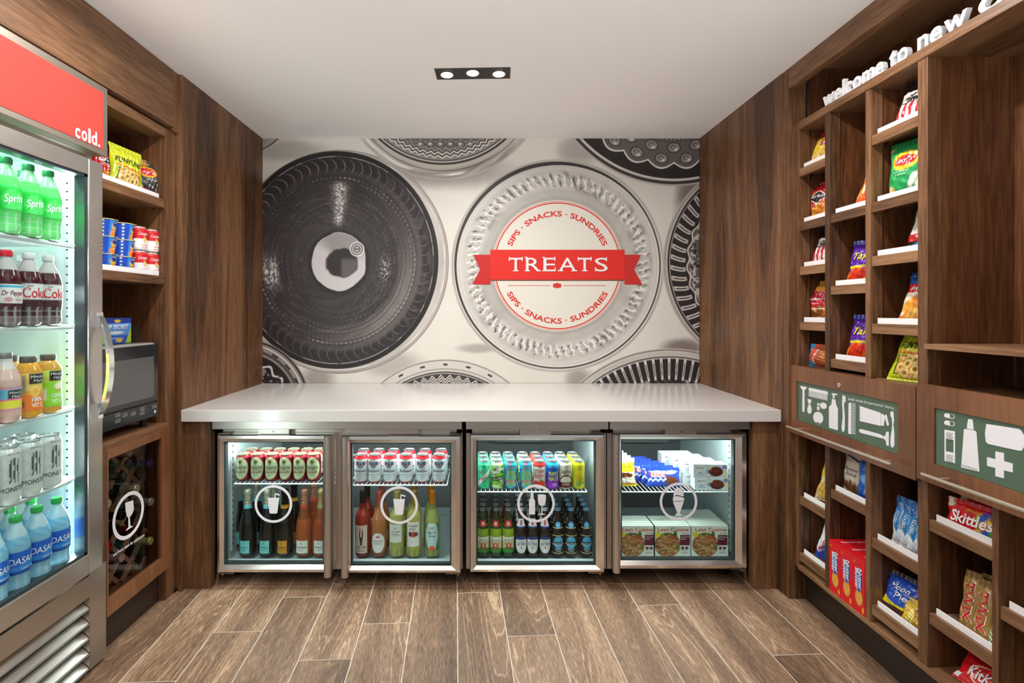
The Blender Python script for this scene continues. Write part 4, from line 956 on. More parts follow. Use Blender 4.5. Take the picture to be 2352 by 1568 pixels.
    for k in range(5):
        z = .245-.054*k; m = M(); m.prism([(XG-.035, z+.016), (XG-.004, z-.008), (XG-.001, z-.014), (XG-.006, z-.018), (XG-.012, z-.014), (XG-.040, z+.008)], Y0, 1.843, axis='y')
        m.V = [np.stack([v_[:, 0], v_[:, 1], v_[:, 2]], -1) for v_ in m.V]
        m.build('louvre', _mats['grille_steel'], g)
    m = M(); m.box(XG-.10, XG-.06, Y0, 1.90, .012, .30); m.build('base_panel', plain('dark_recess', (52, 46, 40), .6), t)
    m = M(); m.box(XG-.5, XG-.01, 1.85, 1.89, 0, .012); m.box(XG-.5, XG-.01, Y0, Y0+.05, 0, .012); m.build('skid', BLACK, t)
    # shelves
    for z in (1.5355, 1.254, .9637, .715, .434):
        m = M(); yb = 1.835; y0s = Y0+.05; xs = -1.443
        m.tube((xs+.010, y0s, z-.004), (xs+.010, yb, z-.004), .0045, 8); m.box(xs, xs+.006, y0s, yb, z-.016, z-.002)
        m.box(-1.98, xs, y0s, yb, z-.006, z-.0015)
        for x in np.arange(-1.97, xs, .022): m.tube((x, y0s, z-.001), (x, yb, z-.001), .0012, 5)
        s = m.build('shelf', WIRE, t)
        # lane loop round the fronts of the bottles
        zr = z+(.078 if z > .5 else .07)
        m = M()
        for yl in (1.717, 1.641, 1.564, 1.487):
            pts = [(xs-.02+.036*cos(u), yl+.041*sin(u), zr+.0) for u in np.linspace(-1.5, 1.5, 12)]
            m.path(pts, .0022, 6)
        for yl in (1.717, 1.641, 1.564, 1.487): m.path([(xs-.02+.036, yl, zr), (xs-.02+.030, yl, zr-.002)], .002, 5)
        if z > .5: m.build('lane_rail', WIRE, s)
fridge()

# ------------------------------------------------------------------ microwave, tray
def micro():
    t = thing('microwave', 'silver microwave oven with black glass door on the left worktop', 'microwave', (0, 0, 0))
    X0, X1 = -1.78, -1.44; Ya, Yb = 1.934, 2.276; z0, z1 = .836, 1.163
    m = M(); m.box(X0, X1, Ya, Yb, z0, z1); m.build('body', plain('silver_case', (196, 194, 190), .3, .5), t, bevel=.012, seg=4)
    m = M(); m.box(X1+.0003, X1+.012, Ya+.002, Yb-.004, .908, z1-.006); d = m.build('door', plain('black_glass', (38, 39, 40), .12), t, bevel=.003)
    m = M(); m.box(X1+.0122, X1+.0128, Ya+.002, Yb-.035, .930, 1.105); m.build('window', plain('mesh_window', (88, 88, 88), .22), d)
    m = M(); m.box(X1+.0003, X1+.0118, Ya+.002, Yb-.004, z0+.005, .905); c = m.build('control_panel', plain('panel_black', (30, 31, 33), .18), t, bevel=.002)
    m = M(); tm = lambda x, z, off: np.stack([np.full_like(x, X1+.0122+off), x, z], -1)
    ic = plain('panel_icon', (214, 216, 220), .4)
    for y, z, s in ((2.245, .885, 'stop'), (2.165, .872, ''), (2.165, .890, ''), (2.11, .88, ''), (2.06, .885, 'timer'), (2.02, .87, ''), (2.02, .893, '')):
        w_, h_ = .013, .006; e = .0009
        for (a, b, c0, d0) in ((y-w_, y+w_, z-h_, z-h_+e), (y-w_, y+w_, z+h_-e, z+h_), (y-w_, y-w_+e, z-h_, z+h_), (y+w_-e, y+w_, z-h_, z+h_)): m.box(X1+.0119, X1+.0122, a, b, c0, d0)
        text(m, s or 'cook', y, z, .004, (214, 216, 220), tm, w=.014, bold=.02)
    m.tube((X1+.0119, 2.250, .862), (X1+.0123, 2.250, .862), .007, 16)
    m.build('buttons', ic, c)
    for x in (X0+.03, X1-.03):
        for y in (Ya+.04, Yb-.04):
            m = M(); m.tube((x, y, .8002), (x, y, z0), .014, 14); m.build('foot', BLACK, t)
micro()
def tray():
    t = thing('acrylic_tray', 'clear acrylic tray holding the popcorn box on top of the microwave', 'tray', (0, 0, 0))
    m = M(); X0, X1 = -1.62, -1.482; Ya, Yb = 1.95, 2.256; z0, z1 = 1.1635, 1.238; e = .003
    for b in ((X0, X1, Ya, Yb, z0, z0+e), (X1-e, X1, Ya, Yb, z0+e, z1), (X0, X0+e, Ya, Yb, z0+e, z1), (X0+e, X1-e, Yb-e, Yb, z0+e, z1), (X0+e, X1-e, Ya, Ya+e, z0+e, z1)): m.box(*b)
    m.build('tray_walls', glassy('tray_acrylic', (240, 240, 240), 1.0, .08), t)
tray()
# ------------------------------------------------------------------ products
G = hx
BR = 1.5708
# ---- bags
CHIP = [G('e8a23c'), G('d9822b'), G('f0bb5a'), G('c96a1e')]
def t_bag(W, Hh, T, art, texts, seed, **k): return lambda root: bag(root, W, Hh, T, art, texts, seed, **k)
def a_doritos(a): return (a.m(a.v*0+1, G('cf1420')).ell(0, .12, 1.0, .20, G('a80f18')).blobs(0, .20, .75, .16, 26, CHIP, .34, 3)
                          .m((np.abs(a.u*.8)+np.abs(a.v-.62)*3.4 < .62)*1.0, G('e8e4da')).m((np.abs(a.u*.8)+np.abs(a.v-.62)*3.4 < .54)*1.0, G('151215')).rect(-1, .93, 1, 1, G('8e0c14')))
def a_funyuns(a):
    a.m(a.v*0+1, G('d6e020')).stripes(9, G('e8ee58'), .72, .95, 3, .4).m(((a.v < .50-.08*a.u))*1.0, G('c2d018'))
    a.m(((a.v < .44-.05*a.u) & (a.v > .10) & (np.abs(a.u) < .72))*1.0, G('2c5a22')).m(((a.v < .42-.05*a.u) & (a.v > .12) & (np.abs(a.u) < .66))*1.0, G('dfa94a'))
    a.rings(0, .26, .52, .13, 22, G('f1cf7c'), .22, 5); return a.m(((np.abs(a.v-.50+.05*a.u) < .035) & (np.abs(a.u) < .75))*1.0, G('e6961e'))
def a_laysblack(a): return a.m(a.v*0+1, G('3a3838')).m(np.clip((.5-a.v)*2, 0, 1)*.6, G('1a1a1b')).ell(.1, .70, .62, .15, G('f4b71e')).ell(.1, .70, .50, .11, G('d32228')).ell(-.3, .93, .5, .07, G('d99a48')).ell(-.25, .3, .12, .2, G('e8bfa0'), .5).ell(.15, .16, .35, .10, G('7a1f18')).ell(.45, .12, .3, .07, G('b6a28a'))
def a_laysgreen(a): return a.m(a.v*0+1, G('1fa055')).m((a.u-a.v*.9 < -1.6)*1.0, G('d8c07a')).ell(-.05, .66, .70, .17, G('f6c222')).ell(-.05, .66, .56, .10, G('d8242c')).ell(.35, .28, .12, .16, G('f3f1e4'), -.7).ell(.62, .24, .12, .16, G('eeead8'), -.7).ell(-.75, .15, .2, .09, G('e6cf88')).rect(-1, .95, 1, 1, G('17803f'))
def a_laysyellow(a): return a.m(a.v*0+1, G('f2cf1c')).ell(0, .68, .66, .17, G('f7e070')).ell(0, .68, .52, .10, G('d8242c')).blobs(0, .2, .7, .14, 12, [G('f0d070'), G('e2b848')], .4, 2).rect(-1, .88, 1, 1, G('b8281e'))
def a_popcorn(a): return a.m(a.v*0+1, G('efeae2')).stripes(6.5, G('cf2336'), 0, .52, .25, .5).m((a.v > .52)*1.0, G('e9e2d4')).m((a.v > .74)*1.0, G('2a2422')).ell(0, .60, .75, .09, G('231f1e')).rect(-.8, .50, .8, .53, G('3b3634'))
def a_gardetto(a): return a.m(a.v*0+1, G('e08a24')).m((a.v > .8)*1.0, G('e9a23a')).ell(.1, .56, .95, .22, G('c4182c')).blobs(0, .14, .8, .12, 18, [G('b87838'), G('d9a868'), G('8a4f22')], .3, 5).rect(-1, .30, 1, .33, G('f2e2b8'))
def a_takis(a): return a.m(a.v*0+1, G('5b21a8')).m((a.v > .93)*1.0, G('2a2a9a')).blobs(0, .16, .8, .13, 16, [G('e63a1a'), G('f27a1c'), G('c9281a')], .36, 4).m(((a.v > .38) & (a.v < .43))*1.0, G('f2dd26'))
def a_cheddar(a): return a.m(a.v*0+1, G('f0e6d2')).m((a.v > .8)*1.0, G('1f56a8')).m(((a.v > .62) & (a.v < .8))*1.0, G('d9242c')).m((a.v < .16)*1.0, G('e8672a')).blobs(0, .36, .7, .14, 16, CHIP, .36, 8)
def a_cheeto(a): return a.m(a.v*0+1, G('f0882a')).stripes(5, G('f4e9d8'), 0, .6, 1.5, .35).blobs(0, .25, .8, .16, 16, [G('f26a1a'), G('e8501a')], .26, 8).m((a.v > .75)*1.0, G('f2b33a'))
def a_smart(a): return a.m(a.v*0+1, G('1c1b1c')).m(((a.v > .36) & (a.v < .9) & (np.abs(a.u) < .8))*1.0, G('cfc9bf')).ell(0, .70, .6, .12, G('23201f')).ell(-.3, .12, .35, .08, G('3c8ed0')).m(((a.v > .22) & (a.v < .36))*1.0, G('c32127')).ell(.3, .9, .4, .06, G('4a9a3a'))
def a_amos(a): return a.m(a.v*0+1, G('ddd2ba')).m((a.v > .82)*1.0, G('e9e2d0')).m((np.abs(a.v-.84+.08*a.u) < .025)*1.0, G('27489a')).blobs(0, .10, .85, .10, 26, [G('8a5628'), G('a86e36'), G('5e3818')], .22, 6)
def a_donette(a): return a.m(a.v*0+1, G('f0eff0')).m((a.v < .24+.1*np.sin(a.u*3))*1.0, G('1d4fb8')).m((a.v > .86)*1.0, G('d8d8dc')).ell(-.35, .72, .32, .08, G('f2c21c')).ell(0, .3, .5, .05, G('2c62c8'), .4)
def a_bluebag(a): return a.m(a.v*0+1, G('1c5fc4')).m((a.v > .86)*1.0, G('1a3f8c')).ell(0, .5, .7, .12, G('7ab6ea'))
def a_yelchip(a): return a.m(a.v*0+1, G('e9dcae')).blobs(0, .3, .8, .2, 20, [G('e0ad48'), G('f0cc74')], .4, 4).m((a.v > .7)*1.0, G('e6c23a'))
def a_freshley(a): return a.m(a.v*0+1, G('b05a34')).m((a.u+.3*a.v < -.35)*1.0, G('3aa0d8')).m(((a.u+.3*a.v > -.42) & (a.u+.3*a.v < -.18))*1.0, G('e0502a')).ell(-.72, .55, .2, .28, G('c22a2a')).rings(.42, .5, .4, .3, 12, G('c8743c'), .22, 4)
def a_skittles(a): return a.m(a.v*0+1, G('d81420')).blobs(.6, .45, .45, .42, 26, [G('f2c718'), G('3fae3a'), G('2c5ec4'), G('e8741e'), G('7a2a9a')], .12, 5, 3).ell(-.9, .9, .2, .12, G('e6ecd8')).rect(-1, 0, -.95, 1, G('a80e18')).rect(.95, 0, 1, 1, G('a80e18'))
def a_twix(a): return a.m(a.v*0+1, G('a07c3c')).m(np.clip(np.sin(a.u*5+1), 0, 1)*.5, G('d8b878')).m((a.v > .93)*1.0, G('7a5a28')).m(((np.abs(a.u) < .55) & (a.v > .08) & (a.v < .90))*.5, G('8c6830'))
def a_greenbar(a): return a.m(a.v*0+1, G('f0efe6')).stripes(3, G('3a8c32'), 0, 1, 9, .5).m((a.v > .9)*1.0, G('3a8c32'))
def a_kitkat(a):
    a.m(a.v*0+1, G('d4121c')); d = np.hypot(a.u/.62, (a.v-.52)/.36); a.m(((d < 1) & (d > .88))*1.0, G('f4d7b0')); a.m((d < .88)*1.0, G('dd1c24'))
    return a.ell(.45, .16, .3, .12, G('c07a3a')).rect(-.97, .08, -.80, .26, G('f2f2f2'))
def a_moon(a): return a.m(a.v*0+1, G('2450b8')).m((a.v < .34-.12*np.cos(a.u*2))*1.0, G('e8d922')).m((a.v < .16)*1.0, G('6a4030')).m((a.v > .97)*1.0, G('3a3030'))
def a_rice(a): return a.m(a.v*0+1, G('1d7cc0')).m((a.v > .82)*1.0, G('1a5c9c')).m((a.v < .34+.06*np.sin(a.u*7))*1.0, G('e8ecf0')).ell(.0, .62, .7, .12, G('3c9ed8')).m(np.clip(np.sin(a.u*4+a.v*9)-.5, 0, 1)*.7, G('8cc6ea'))
def a_yelpack(a): return a.m(a.v*0+1, G('e2b93a')).blobs(0, .4, .7, .3, 16, [G('f2dc7a'), G('b8862a')], .3, 3)
def a_sand(a):
    a.m(a.v*0+1, G('f0d816')).m(((a.v < .56) & (a.v > .14) & (np.abs(a.u) < .95))*1.0, G('f4ead8')).ell(0, .42, .86, .12, G('9a5226')).ell(0, .27, .84, .09, G('f2ead8')).blobs(0, .42, .7, .09, 12, [G('5a2c12')], .08, 3, 1.5)
    return a.m((a.v < .14)*1.0, G('e86a1e')).m((a.v < .09)*1.0, G('f0d816')).rect(-1, .95, 1, 1, G('f6f2e2'))
def a_crunch(a): return a.m(a.v*0+1, G('2246b8')).m(((a.v > .56) & (a.v < .92) & (a.u > -.9+.2*a.v) & (a.u < .12))*1.0, G('f2f0f2')).ell(.45, .35, .42, .30, G('6a3a22'), .4).ell(.45, .82, .3, .08, G('f4efe0'), .2).m((np.abs(a.v-.42-.06*np.sin(a.u*20)) < .07)*(a.u < .1)*1.0, G('cfd4f2')).rect(.72, .06, .82, .2, G('f2f2f2'))

def up(kind, art, W, Hh, T, texts, x, y, X, z, yaw=-68, tip=-8, label='', name='snack_bag', cat='snack bag', seed=1, roll=0, group=None, fs=1.0, **k):
    """bag on the right unit: its centre seen at pixel x when at plane X"""
    Y = Yof(x, X); W *= fs; Hh *= fs; T *= (1+fs)/2; texts = [t[:5]+(dict(t[5], w=t[5]['w']*fs),) if len(t) > 5 and 'w' in t[5] else t for t in texts]
    return place(kind, t_bag(W, Hh, T, art, texts, seed, **k), name, (X, Y, z), R(yaw), label, cat, group, R(tip), R(roll))
Wt = (244, 244, 244)
I = dict(shear=.25)
e = .0005
# column A (far), upper shelves
up('layy', a_laysyellow, .16, .19, .030, [("Lay's", 0, .68, .09, Wt, dict(shear=.2, w=.07))], 1886, 0, 1.50, 1.937+e, -64, -12, 'yellow potato chip bag on the top shelf of the farthest right cubby column', seed=2, lean=0.22, fs=0.8)
up('dor', a_doritos, .17, .205, .032, [('Doritos', 0, .645, .085, Wt, dict(w=.135, bold=.03)), ('NACHO CHEESE', 0, .42, .025, Wt, dict(w=.08))], 1885, 0, 1.50, 1.695+e, -78, -6, 'red tortilla chip bag with black triangle logo in the farthest right cubby column', seed=3, fs=0.84)
up('pop', a_popcorn, .17, .20, .034, [('POPCORN', 0, .60, .05, Wt, dict(w=.10))], 1897, 0, 1.50, 1.498+e, -62, -12, 'red and white striped popcorn bag below the red tortilla chips', seed=4, lean=0.2, fs=0.82)
up('gar', a_gardetto, .17, .205, .034, [("Gardetto's", .05, .57, .07, Wt, dict(shear=.3, w=.12)), ('ORIGINAL', .05, .45, .03, Wt, dict(w=.05))], 1883, 0, 1.50, 1.254+e, -80, -7, 'orange snack mix bag with red oval in the farthest right cubby column', seed=5, fs=0.84)
# column B
up('cht', a_cheeto, .16, .20, .032, [], 1998, 0, 1.50, 1.695+e, -60, -14, 'orange and white snack bag in the second cubby column of the right unit', seed=6, lean=0.25, fs=0.8)
tk = [('Takis', .05, .66, .17, G('f4e02a'), dict(shear=.35, w=.12, bold=.04)), ('FUEGO', .2, .40, .03, G('2a1a60'), dict(w=.05))]
up('tak', a_takis, .165, .225, .032, tk, 1981, 0, 1.50, 1.404+e, -66, -10, 'purple rolled tortilla chip bag on the upper of two such shelves', seed=7, lean=0.08, fs=0.76)
up('tak', a_takis, .165, .225, .032, tk, 1981, 0, 1.50, 1.108+e, -66, -10, 'purple rolled tortilla chip bag just above the flap drawer', seed=7, lean=0.08, fs=0.76)
# column C
up('pop', a_popcorn, .17, .20, .034, [], 2101, 0, 1.50, 1.940+e, -62, -12, 'red and white striped popcorn bag on the topmost shelf near the sign letters', seed=4, lean=0.2, fs=0.82)
up('layg', a_laysgreen, .185, .235, .034, [("Lay's", -.05, .665, .085, Wt, dict(shear=.2, w=.075)), ('Sour Cream', -.15, .46, .03, Wt, dict(w=.075)), ('& Onion', -.15, .41, .03, Wt, dict(w=.05))], 2089, 0, 1.485, 1.6955+e, -78, -5, 'green sour cream and onion potato chip bag', seed=8, fs=0.82)
up('smr', a_smart, .16, .20, .03, [('WHITE', 0, .3, .06, Wt, dict(w=.08))], 2130, 0, 1.50, 1.500+e, -66, -10, 'black and grey popcorn bag partly hidden behind the thick upright', seed=9, lean=0.12, fs=0.84)
up('ruf', a_cheddar, .165, .205, .032, [('RUFFLES', 0, .70, .07, Wt, dict(w=.12, shear=.2)), ('CHEDDAR', 0, .08, .045, Wt, dict(w=.10))], 2112, 0, 1.50, 1.256+e, -64, -12, 'white and orange cheddar chip bag with blue top', seed=10, lean=0.18, fs=0.84)
fy2 = [('FUNYUNS', 0, .66, .13, G('23461e'), dict(w=.112, shear=.2, bold=.045)), ('ONION FLAVORED RINGS', 0, .50, .022, G('3a2a10'), dict(w=.085))]
fy = [('FUNYUNS', 0, .66, .13, G('23461e'), dict(w=.145, shear=.2, bold=.045)), ('ONION FLAVORED RINGS', 0, .50, .022, G('3a2a10'), dict(w=.11))]
up('fun', a_funyuns, .20, .245, .036, fy, 2090, 0, 1.475, 1.058+e, -72, -20, 'yellow green onion ring bag standing on top of the flap drawer', seed=11, lean=0.12, fs=0.76)
place('frs', t_bag(.160, .088, .034, a_freshley, [("Mrs. Freshley's", -.72, .55, .13, Wt, dict(rot=1.35, w=.06)), ('Swiss Rolls', -.30, .5, .13, Wt, dict(rot=1.25, w=.07))], 12), 'pastry_pack', (1.475, 2.208, 1.058+e), R(-80), 'blue and orange wrapped pastry pack on top of the first drawer', 'snack pack', None, R(-6))
# lower left column etc.
up('ylc', a_yelchip, .12, .15, .025, [], 1903, 0, 1.50, .476+e, -60, -10, 'cream and yellow chip bag low in the farthest column, mostly hidden', seed=13, lean=0.2)
dn = [('Donettes', .0, .5, .12, G('c8202c'), dict(rot=1.3, w=.13, shear=.2, bold=.03))]
up('don', a_donette, .10, .185, .026, dn, 1893, 0, 1.485, .2245+e, -78, -14, 'white and blue mini donut bag low in the farthest column', seed=14, lean=0.15)
up('don', a_donette, .10, .185, .026, dn, 1912, 0, 1.515, .2245+e, -72, -14, 'mini donut bag half hidden behind the front donut bag', seed=14, lean=0.15)
up('amo', a_amos, .125, .185, .028, [('Famous', 0, .58, .085, G('22356e'), dict(shear=.35, w=.075)), ('Amos', 0, .46, .09, G('22356e'), dict(shear=.35, w=.06)), ('BITE SIZE COOKIES', 0, .27, .03, G('5a3a1c'), dict(w=.06))], 1964, 0, 1.49, .5778+e, -80, -6, 'cream cookie bag with blue script above the red boxes', seed=15, fs=0.86)
up('blu', a_bluebag, .10, .16, .024, [('SNACK', 0, .35, .08, Wt, dict(rot=1.4, w=.07))], 1998, 0, 1.475, .5778+e, -72, -8, 'blue snack bag beside the cream cookie bag', seed=16)
# nutter butter style cartons
def nutter(root):
    def art(a):
        a.m(a.v*0+1, G('d8141e')).ell(.05, .28, .60, .155, G('8a5a1c')).ell(.05, .28, .55, .14, G('e4ac4c'))
        a.m(((np.hypot((a.u-.05)/.5, (a.v-.28)/.125) < 1) & (((a.u*9+a.v*14) % 1 < .2) | ((a.u*9-a.v*14) % 1 < .2)))*1.0, G('c98a30'))
        return a.ell(.0, .60, .62, .22, G('28489c')).ell(.70, .09, .16, .05, G('e9a21c'))
    carton(root, .0640, .17, .205, art, [('Nutter', .28, .62, .085, Wt, dict(rot=-BR, w=.080, bold=.05)), ('Butter', -.22, .60, .085, Wt, dict(rot=-BR, w=.080, bold=.05)), ('12 PACK', -.7, .9, .03, G('f2c21c'), dict(w=.014))], side=(196, 20, 30), top=(206, 22, 32), nx=40, nz=60, ttexts=[('PEANUT BUTTER', .0, .5, .06, Wt, dict(rot=BR, w=.12))])
bx = [PX(a, 1330, 1.412)[1] for a in (1915, 1948, 1985)]
for i, yy in enumerate((2.0615, 1.9970, 1.9325)):
    place('nut', nutter, 'cookie_carton', (1.4195+.085, yy, .168+e), R(-90), 'red peanut butter cookie carton, %s from the far end of the bottom shelf' % ['first', 'second', 'third'][i], 'carton', 'red cookie cartons')
# rice treats
for i, (x, X, zz, ya) in enumerate(((2068, 1.48, 0, -82), (2088, 1.475, .004, -76), (2106, 1.47, 0, -70))):
    up('ric', a_rice, .062, .155, .022, [('TREATS', -.2, .6, .09, Wt, dict(rot=BR, w=.05, bold=.03)), ('Rice Krispies', .35, .6, .07, Wt, dict(rot=BR, w=.06))], x, 0, X, .4766+e+zz, ya, -8, 'blue and white crispy treat wrapper, %s of three from the left' % ords(i), name='treat_wrapper', cat='snack bar', seed=17, group='blue crispy treats')
up('moo', a_moon, .135, .125, .030, [('Moon', 0, .72, .17, Wt, dict(shear=.3, w=.07, bold=.03)), ('Pie', .15, .50, .17, Wt, dict(shear=.3, w=.045, bold=.03))], 2066, 0, 1.47, .2333+e, -78, -22, 'round blue and yellow pie pack on the lowest lipped shelf', name='pie_pack', cat='snack pack', seed=18)
up('yep', a_yelpack, .08, .075, .02, [], 2098, 0, 1.462, .2333+e, -76, -20, 'small yellow snack packet beside the round pie pack', name='snack_packet', cat='snack pack', seed=19)
# skittles, twix, kitkat
sk = [('Skittles', .0, .52, .42, Wt, dict(w=.125, shear=.12, bold=.05)), ('ORIGINAL', .1, .84, .10, G('f2d21c'), dict(w=.05))]
for i, (X, yy, zz, ro) in enumerate(((1.455, 1.518, 0, -3), (1.482, 1.516, .008, 3), (1.508, 1.520, .016, -2))):
    place('skt', t_bag(.165, .080, .012, a_skittles, sk, 20), 'candy_pack', (X, yy, .640+e+zz), R(-84), 'red fruit candy pack, %s of three leaning on the shelf' % ['front', 'middle', 'rearmost'][i], 'candy', 'red fruit candy packs', R(-10), R(ro))
tw = [('TWIX', -.02, .5, .6*.9, (206, 22, 30), dict(rot=-BR, w=.125, bold=.07, off=.0010)), ('TWIX', -.02, .5, .6*.5*.0+.30, Wt, dict(rot=-BR, w=.120, bold=.09, off=.0006))]
tw = [('TWIX', -.02, .5, .19, Wt, dict(rot=-BR, w=.122, bold=.10, off=.0006)), ('TWIX', -.02, .5, .17, (206, 22, 30), dict(rot=-BR, w=.116, bold=.045, off=.0014))]
for i, (X, yy) in enumerate(((1.462, 1.545), (1.452, 1.492), (1.49, 1.525), (1.485, 1.478), (1.512, 1.505), (1.51, 1.462))):
    place('twx', t_bag(.052, .158, .010, a_twix, tw, 21), 'caramel_bar', (X, yy, .344+e), R(-84), 'gold caramel bar wrapper, %s' % ['front left one', 'front right one', 'second row left', 'second row right', 'third row left', 'third row right'][i], 'candy', 'gold caramel bars', R(-16), R(-6))
place('grb', t_bag(.05, .13, .010, a_greenbar, [], 22), 'striped_bar', (1.452, 1.446, .344+e), R(-84), 'green and white striped bar right of the gold caramel bars', 'candy', None, R(-14))
place('kit', t_bag(.160, .090, .009, a_kitkat, [('KitKat', .0, .52, .36, Wt, dict(w=.095, shear=.15, bold=.05))], 23), 'wafer_bar', (1.475, 1.520, .168+e), R(-84), 'red wafer bar pack lying in the bottom cubby', 'candy', None, R(-38))

# ---- left shelf snacks
def lp(kind, maker, name, x, X, z, yaw, label, cat, tip=0, roll=0, group=None):
    return place(kind, maker, name, (X, Yof(x, X), z), R(yaw), label, cat, group, R(tip), R(roll))
lp('dor', None, 'snack_bag', 254, -1.53, 1.802+e, 72, 'red tortilla chip bag on the top left shelf', 'snack bag', -10, 4)
lp('fu2', t_bag(.140, .185, .026, a_funyuns, fy2, 11), 'snack_bag', 290, -1.480, 1.802+e, 70, 'yellow green onion ring bag on the top left shelf', 'snack bag', -12, 7)
lp('lyb', t_bag(.125, .165, .024, a_laysblack, [("Lay's", .1, .70, .08, Wt, dict(shear=.2, w=.06)), ('Barbecue', .45, .5, .04, Wt, dict(w=.04))], 24), 'snack_bag', 328, -1.496, 1.802+e, 42, 'black potato chip bag at the right end of the top left shelf', 'snack bag', -8, 5)
def maccup(root):
    r0, r1, h = .037, .048, .066
    def art(a): return a.m(a.v*0+1, G('1a4ec0')).m((np.abs(a.u-.05) < .20)*1.0, G('2a86e0')).ell(.05, .62, .13, .26, G('f2c21e')).ell(.05, .72, .11, .16, G('1a3f9c')).ell(.05, .2, .16, .26, G('f08a1e')).m((np.abs(a.u+.32) < .03)*(np.sin(a.v*30) > 0)*1.0, G('dfe8f6'))
    pr = [(r0, 0), (r1, h)]
    m = M(); m.lathe(smooth_prof(pr, 30), 72, colf=lambda u, v: art(Art(u, v, (20, 60, 190))).c); m.add([(r0*cos(t), r0*sin(t), 0) for t in np.linspace(2*pi, 0, 25)[:-1]], [tuple(range(24))], (20, 60, 180))
    text(m, 'KRAFT', .007, .055, .006, Wt, cyl_map(pr), w=.02); text(m, 'original', .004, .020, .005, Wt, cyl_map(pr), w=.02); m.build('cup', CARD, root)
    m = M(); m.lathe([(r1-.001, h-.002), (r1+.002, h-.001), (r1+.002, h+.001), (r1-.003, h+.0015), (.0003, h+.0015)], 40, (236, 226, 150)); m.add([(-.008, -r1-.011, h), (.008, -r1-.011, h), (.010, -r1+.004, h+.0012), (-.010, -r1+.004, h+.0012)], [(0, 1, 2, 3)], (240, 222, 90)); m.build('lid', CARD, root)
for j, x in enumerate((278, 236)):
    for k in range(3):
        lp('mac', maccup, 'pasta_cup', x, -1.492, 1.458+e+k*.0685, 92+5*k-8*j, 'blue microwave pasta cup, %s of the %s stack' % (['bottom', 'middle', 'top'][k], ['right hand', 'left hand'][j]), 'pasta cup', group='blue pasta cups')
def soup(root):
    def art(a): return a.m(a.v*0+1, G('f2efec')).m((a.v > .5)*1.0, G('cf1622')).m((a.v < .035)*1.0, G('b8b8b8')).m((a.v > .97)*1.0, G('c8c8c8')).ell(.02, .47, .075, .13, G('c8a23c')).ell(.02, .47, .055, .10, G('e0c878'))
    can(root, .033, .100, art, [("Campbell's", .02, .72, .14, Wt, dict(shear=.3, w=.052)), ('CHICKEN', .02, .24, .06, (196, 30, 36), dict(w=.032)), ('NOODLE', .02, .14, .06, (196, 30, 36), dict(w=.028))], mat=CARD)
for j, x in enumerate((317, 345)):
    for k in range(2):
        lp('sou', soup, 'soup_can', x, -1.476, 1.458+e+k*.1028, 78, 'red and white soup can, %s of the %s stack' % (['lower', 'upper'][k], ['left', 'right'][j]), 'can', group='red and white soup cans')
def popbox(root):
    def art(a): return a.m(a.v*0+1, G('2a5ec8')).m((a.v > .78)*1.0, G('1a3a9c')).m(((a.v > .3) & (a.v < .78))*1.0, G('5a9ade')).m((a.u-a.v*.6 > .62)*1.0, G('b8e02a')).m((a.u < -.75)*1.0, G('b8e02a')).ell(.1, .88, .2, .06, G('f2d02a')).ell(.2, .12, .22, .08, G('f2d02a')).ell(0, .42, .5, .06, G('f0f2f6'))
    carton(root, .165, .07, .105, art, [('POP SECRET', 0, .66, .17, Wt, dict(w=.13, bold=.03)), ('HOMESTYLE', 0, .20, .07, Wt, dict(w=.08))], side=(42, 94, 200), nx=50, nz=40)
place('ppb', popbox, 'popcorn_box', (-1.545, 2.128, 1.1672+e), R(86), 'blue and green microwave popcorn box in the clear tray', 'box')

# ---- wine bottles lying in the lattice cabinet: only necks and shoulders show
def winebottle(root_col, body, foil):
    def mk(root):
        m = M(); m.lathe(smooth_prof([(.036, 0), (.037, .02), (.037, .17), (.030, .20), (.016, .225), (.0145, .235)], 30), 32, col=body); m.build('bottle_body', DGLASS, root)
        m = M(); m.lathe([(.0148, .226), (.0152, .283), (.0168, .285), (.0168, .296), (.0155, .298), (.0003, .298)], 28, col=foil); m.lathe([(.0172, .286), (.0174, .288), (.0172, .290)], 28, col=tuple(int(c*.75) for c in foil)); m.build('capsule', FOIL, root)
    return mk
WB = [(344.4, 1064, (90, 60, 150), 'purple'), (281, 1094, (34, 44, 38), 'black and green'), (314, 1122, (222, 226, 206), 'cream, upper'), (248, 1157, (228, 224, 190), 'cream, far left'), (347, 1152, (176, 180, 184), 'silver'), (281.7, 1184, (32, 34, 36), 'plain black'),
      (312, 1216, (120, 24, 32), 'dark red'), (345.5, 1242, (196, 212, 150), 'pale green'), (250, 1255, (190, 30, 34), 'bright red'), (279, 1281, (214, 180, 196), 'pink'), (298, 1040, (120, 112, 96), 'grey, topmost')]
for i, (x, y, c, nm) in enumerate(WB):
    p = PX(x, y, -1.43)
    place('wb%d' % i, winebottle('', (18, 30, 24), c), 'wine_bottle', (-1.725, p[1], p[2]), 0, 'wine bottle lying in the lattice rack, %s capsule' % nm, 'wine bottle', 'wine bottles in the lattice rack', 0, BR)

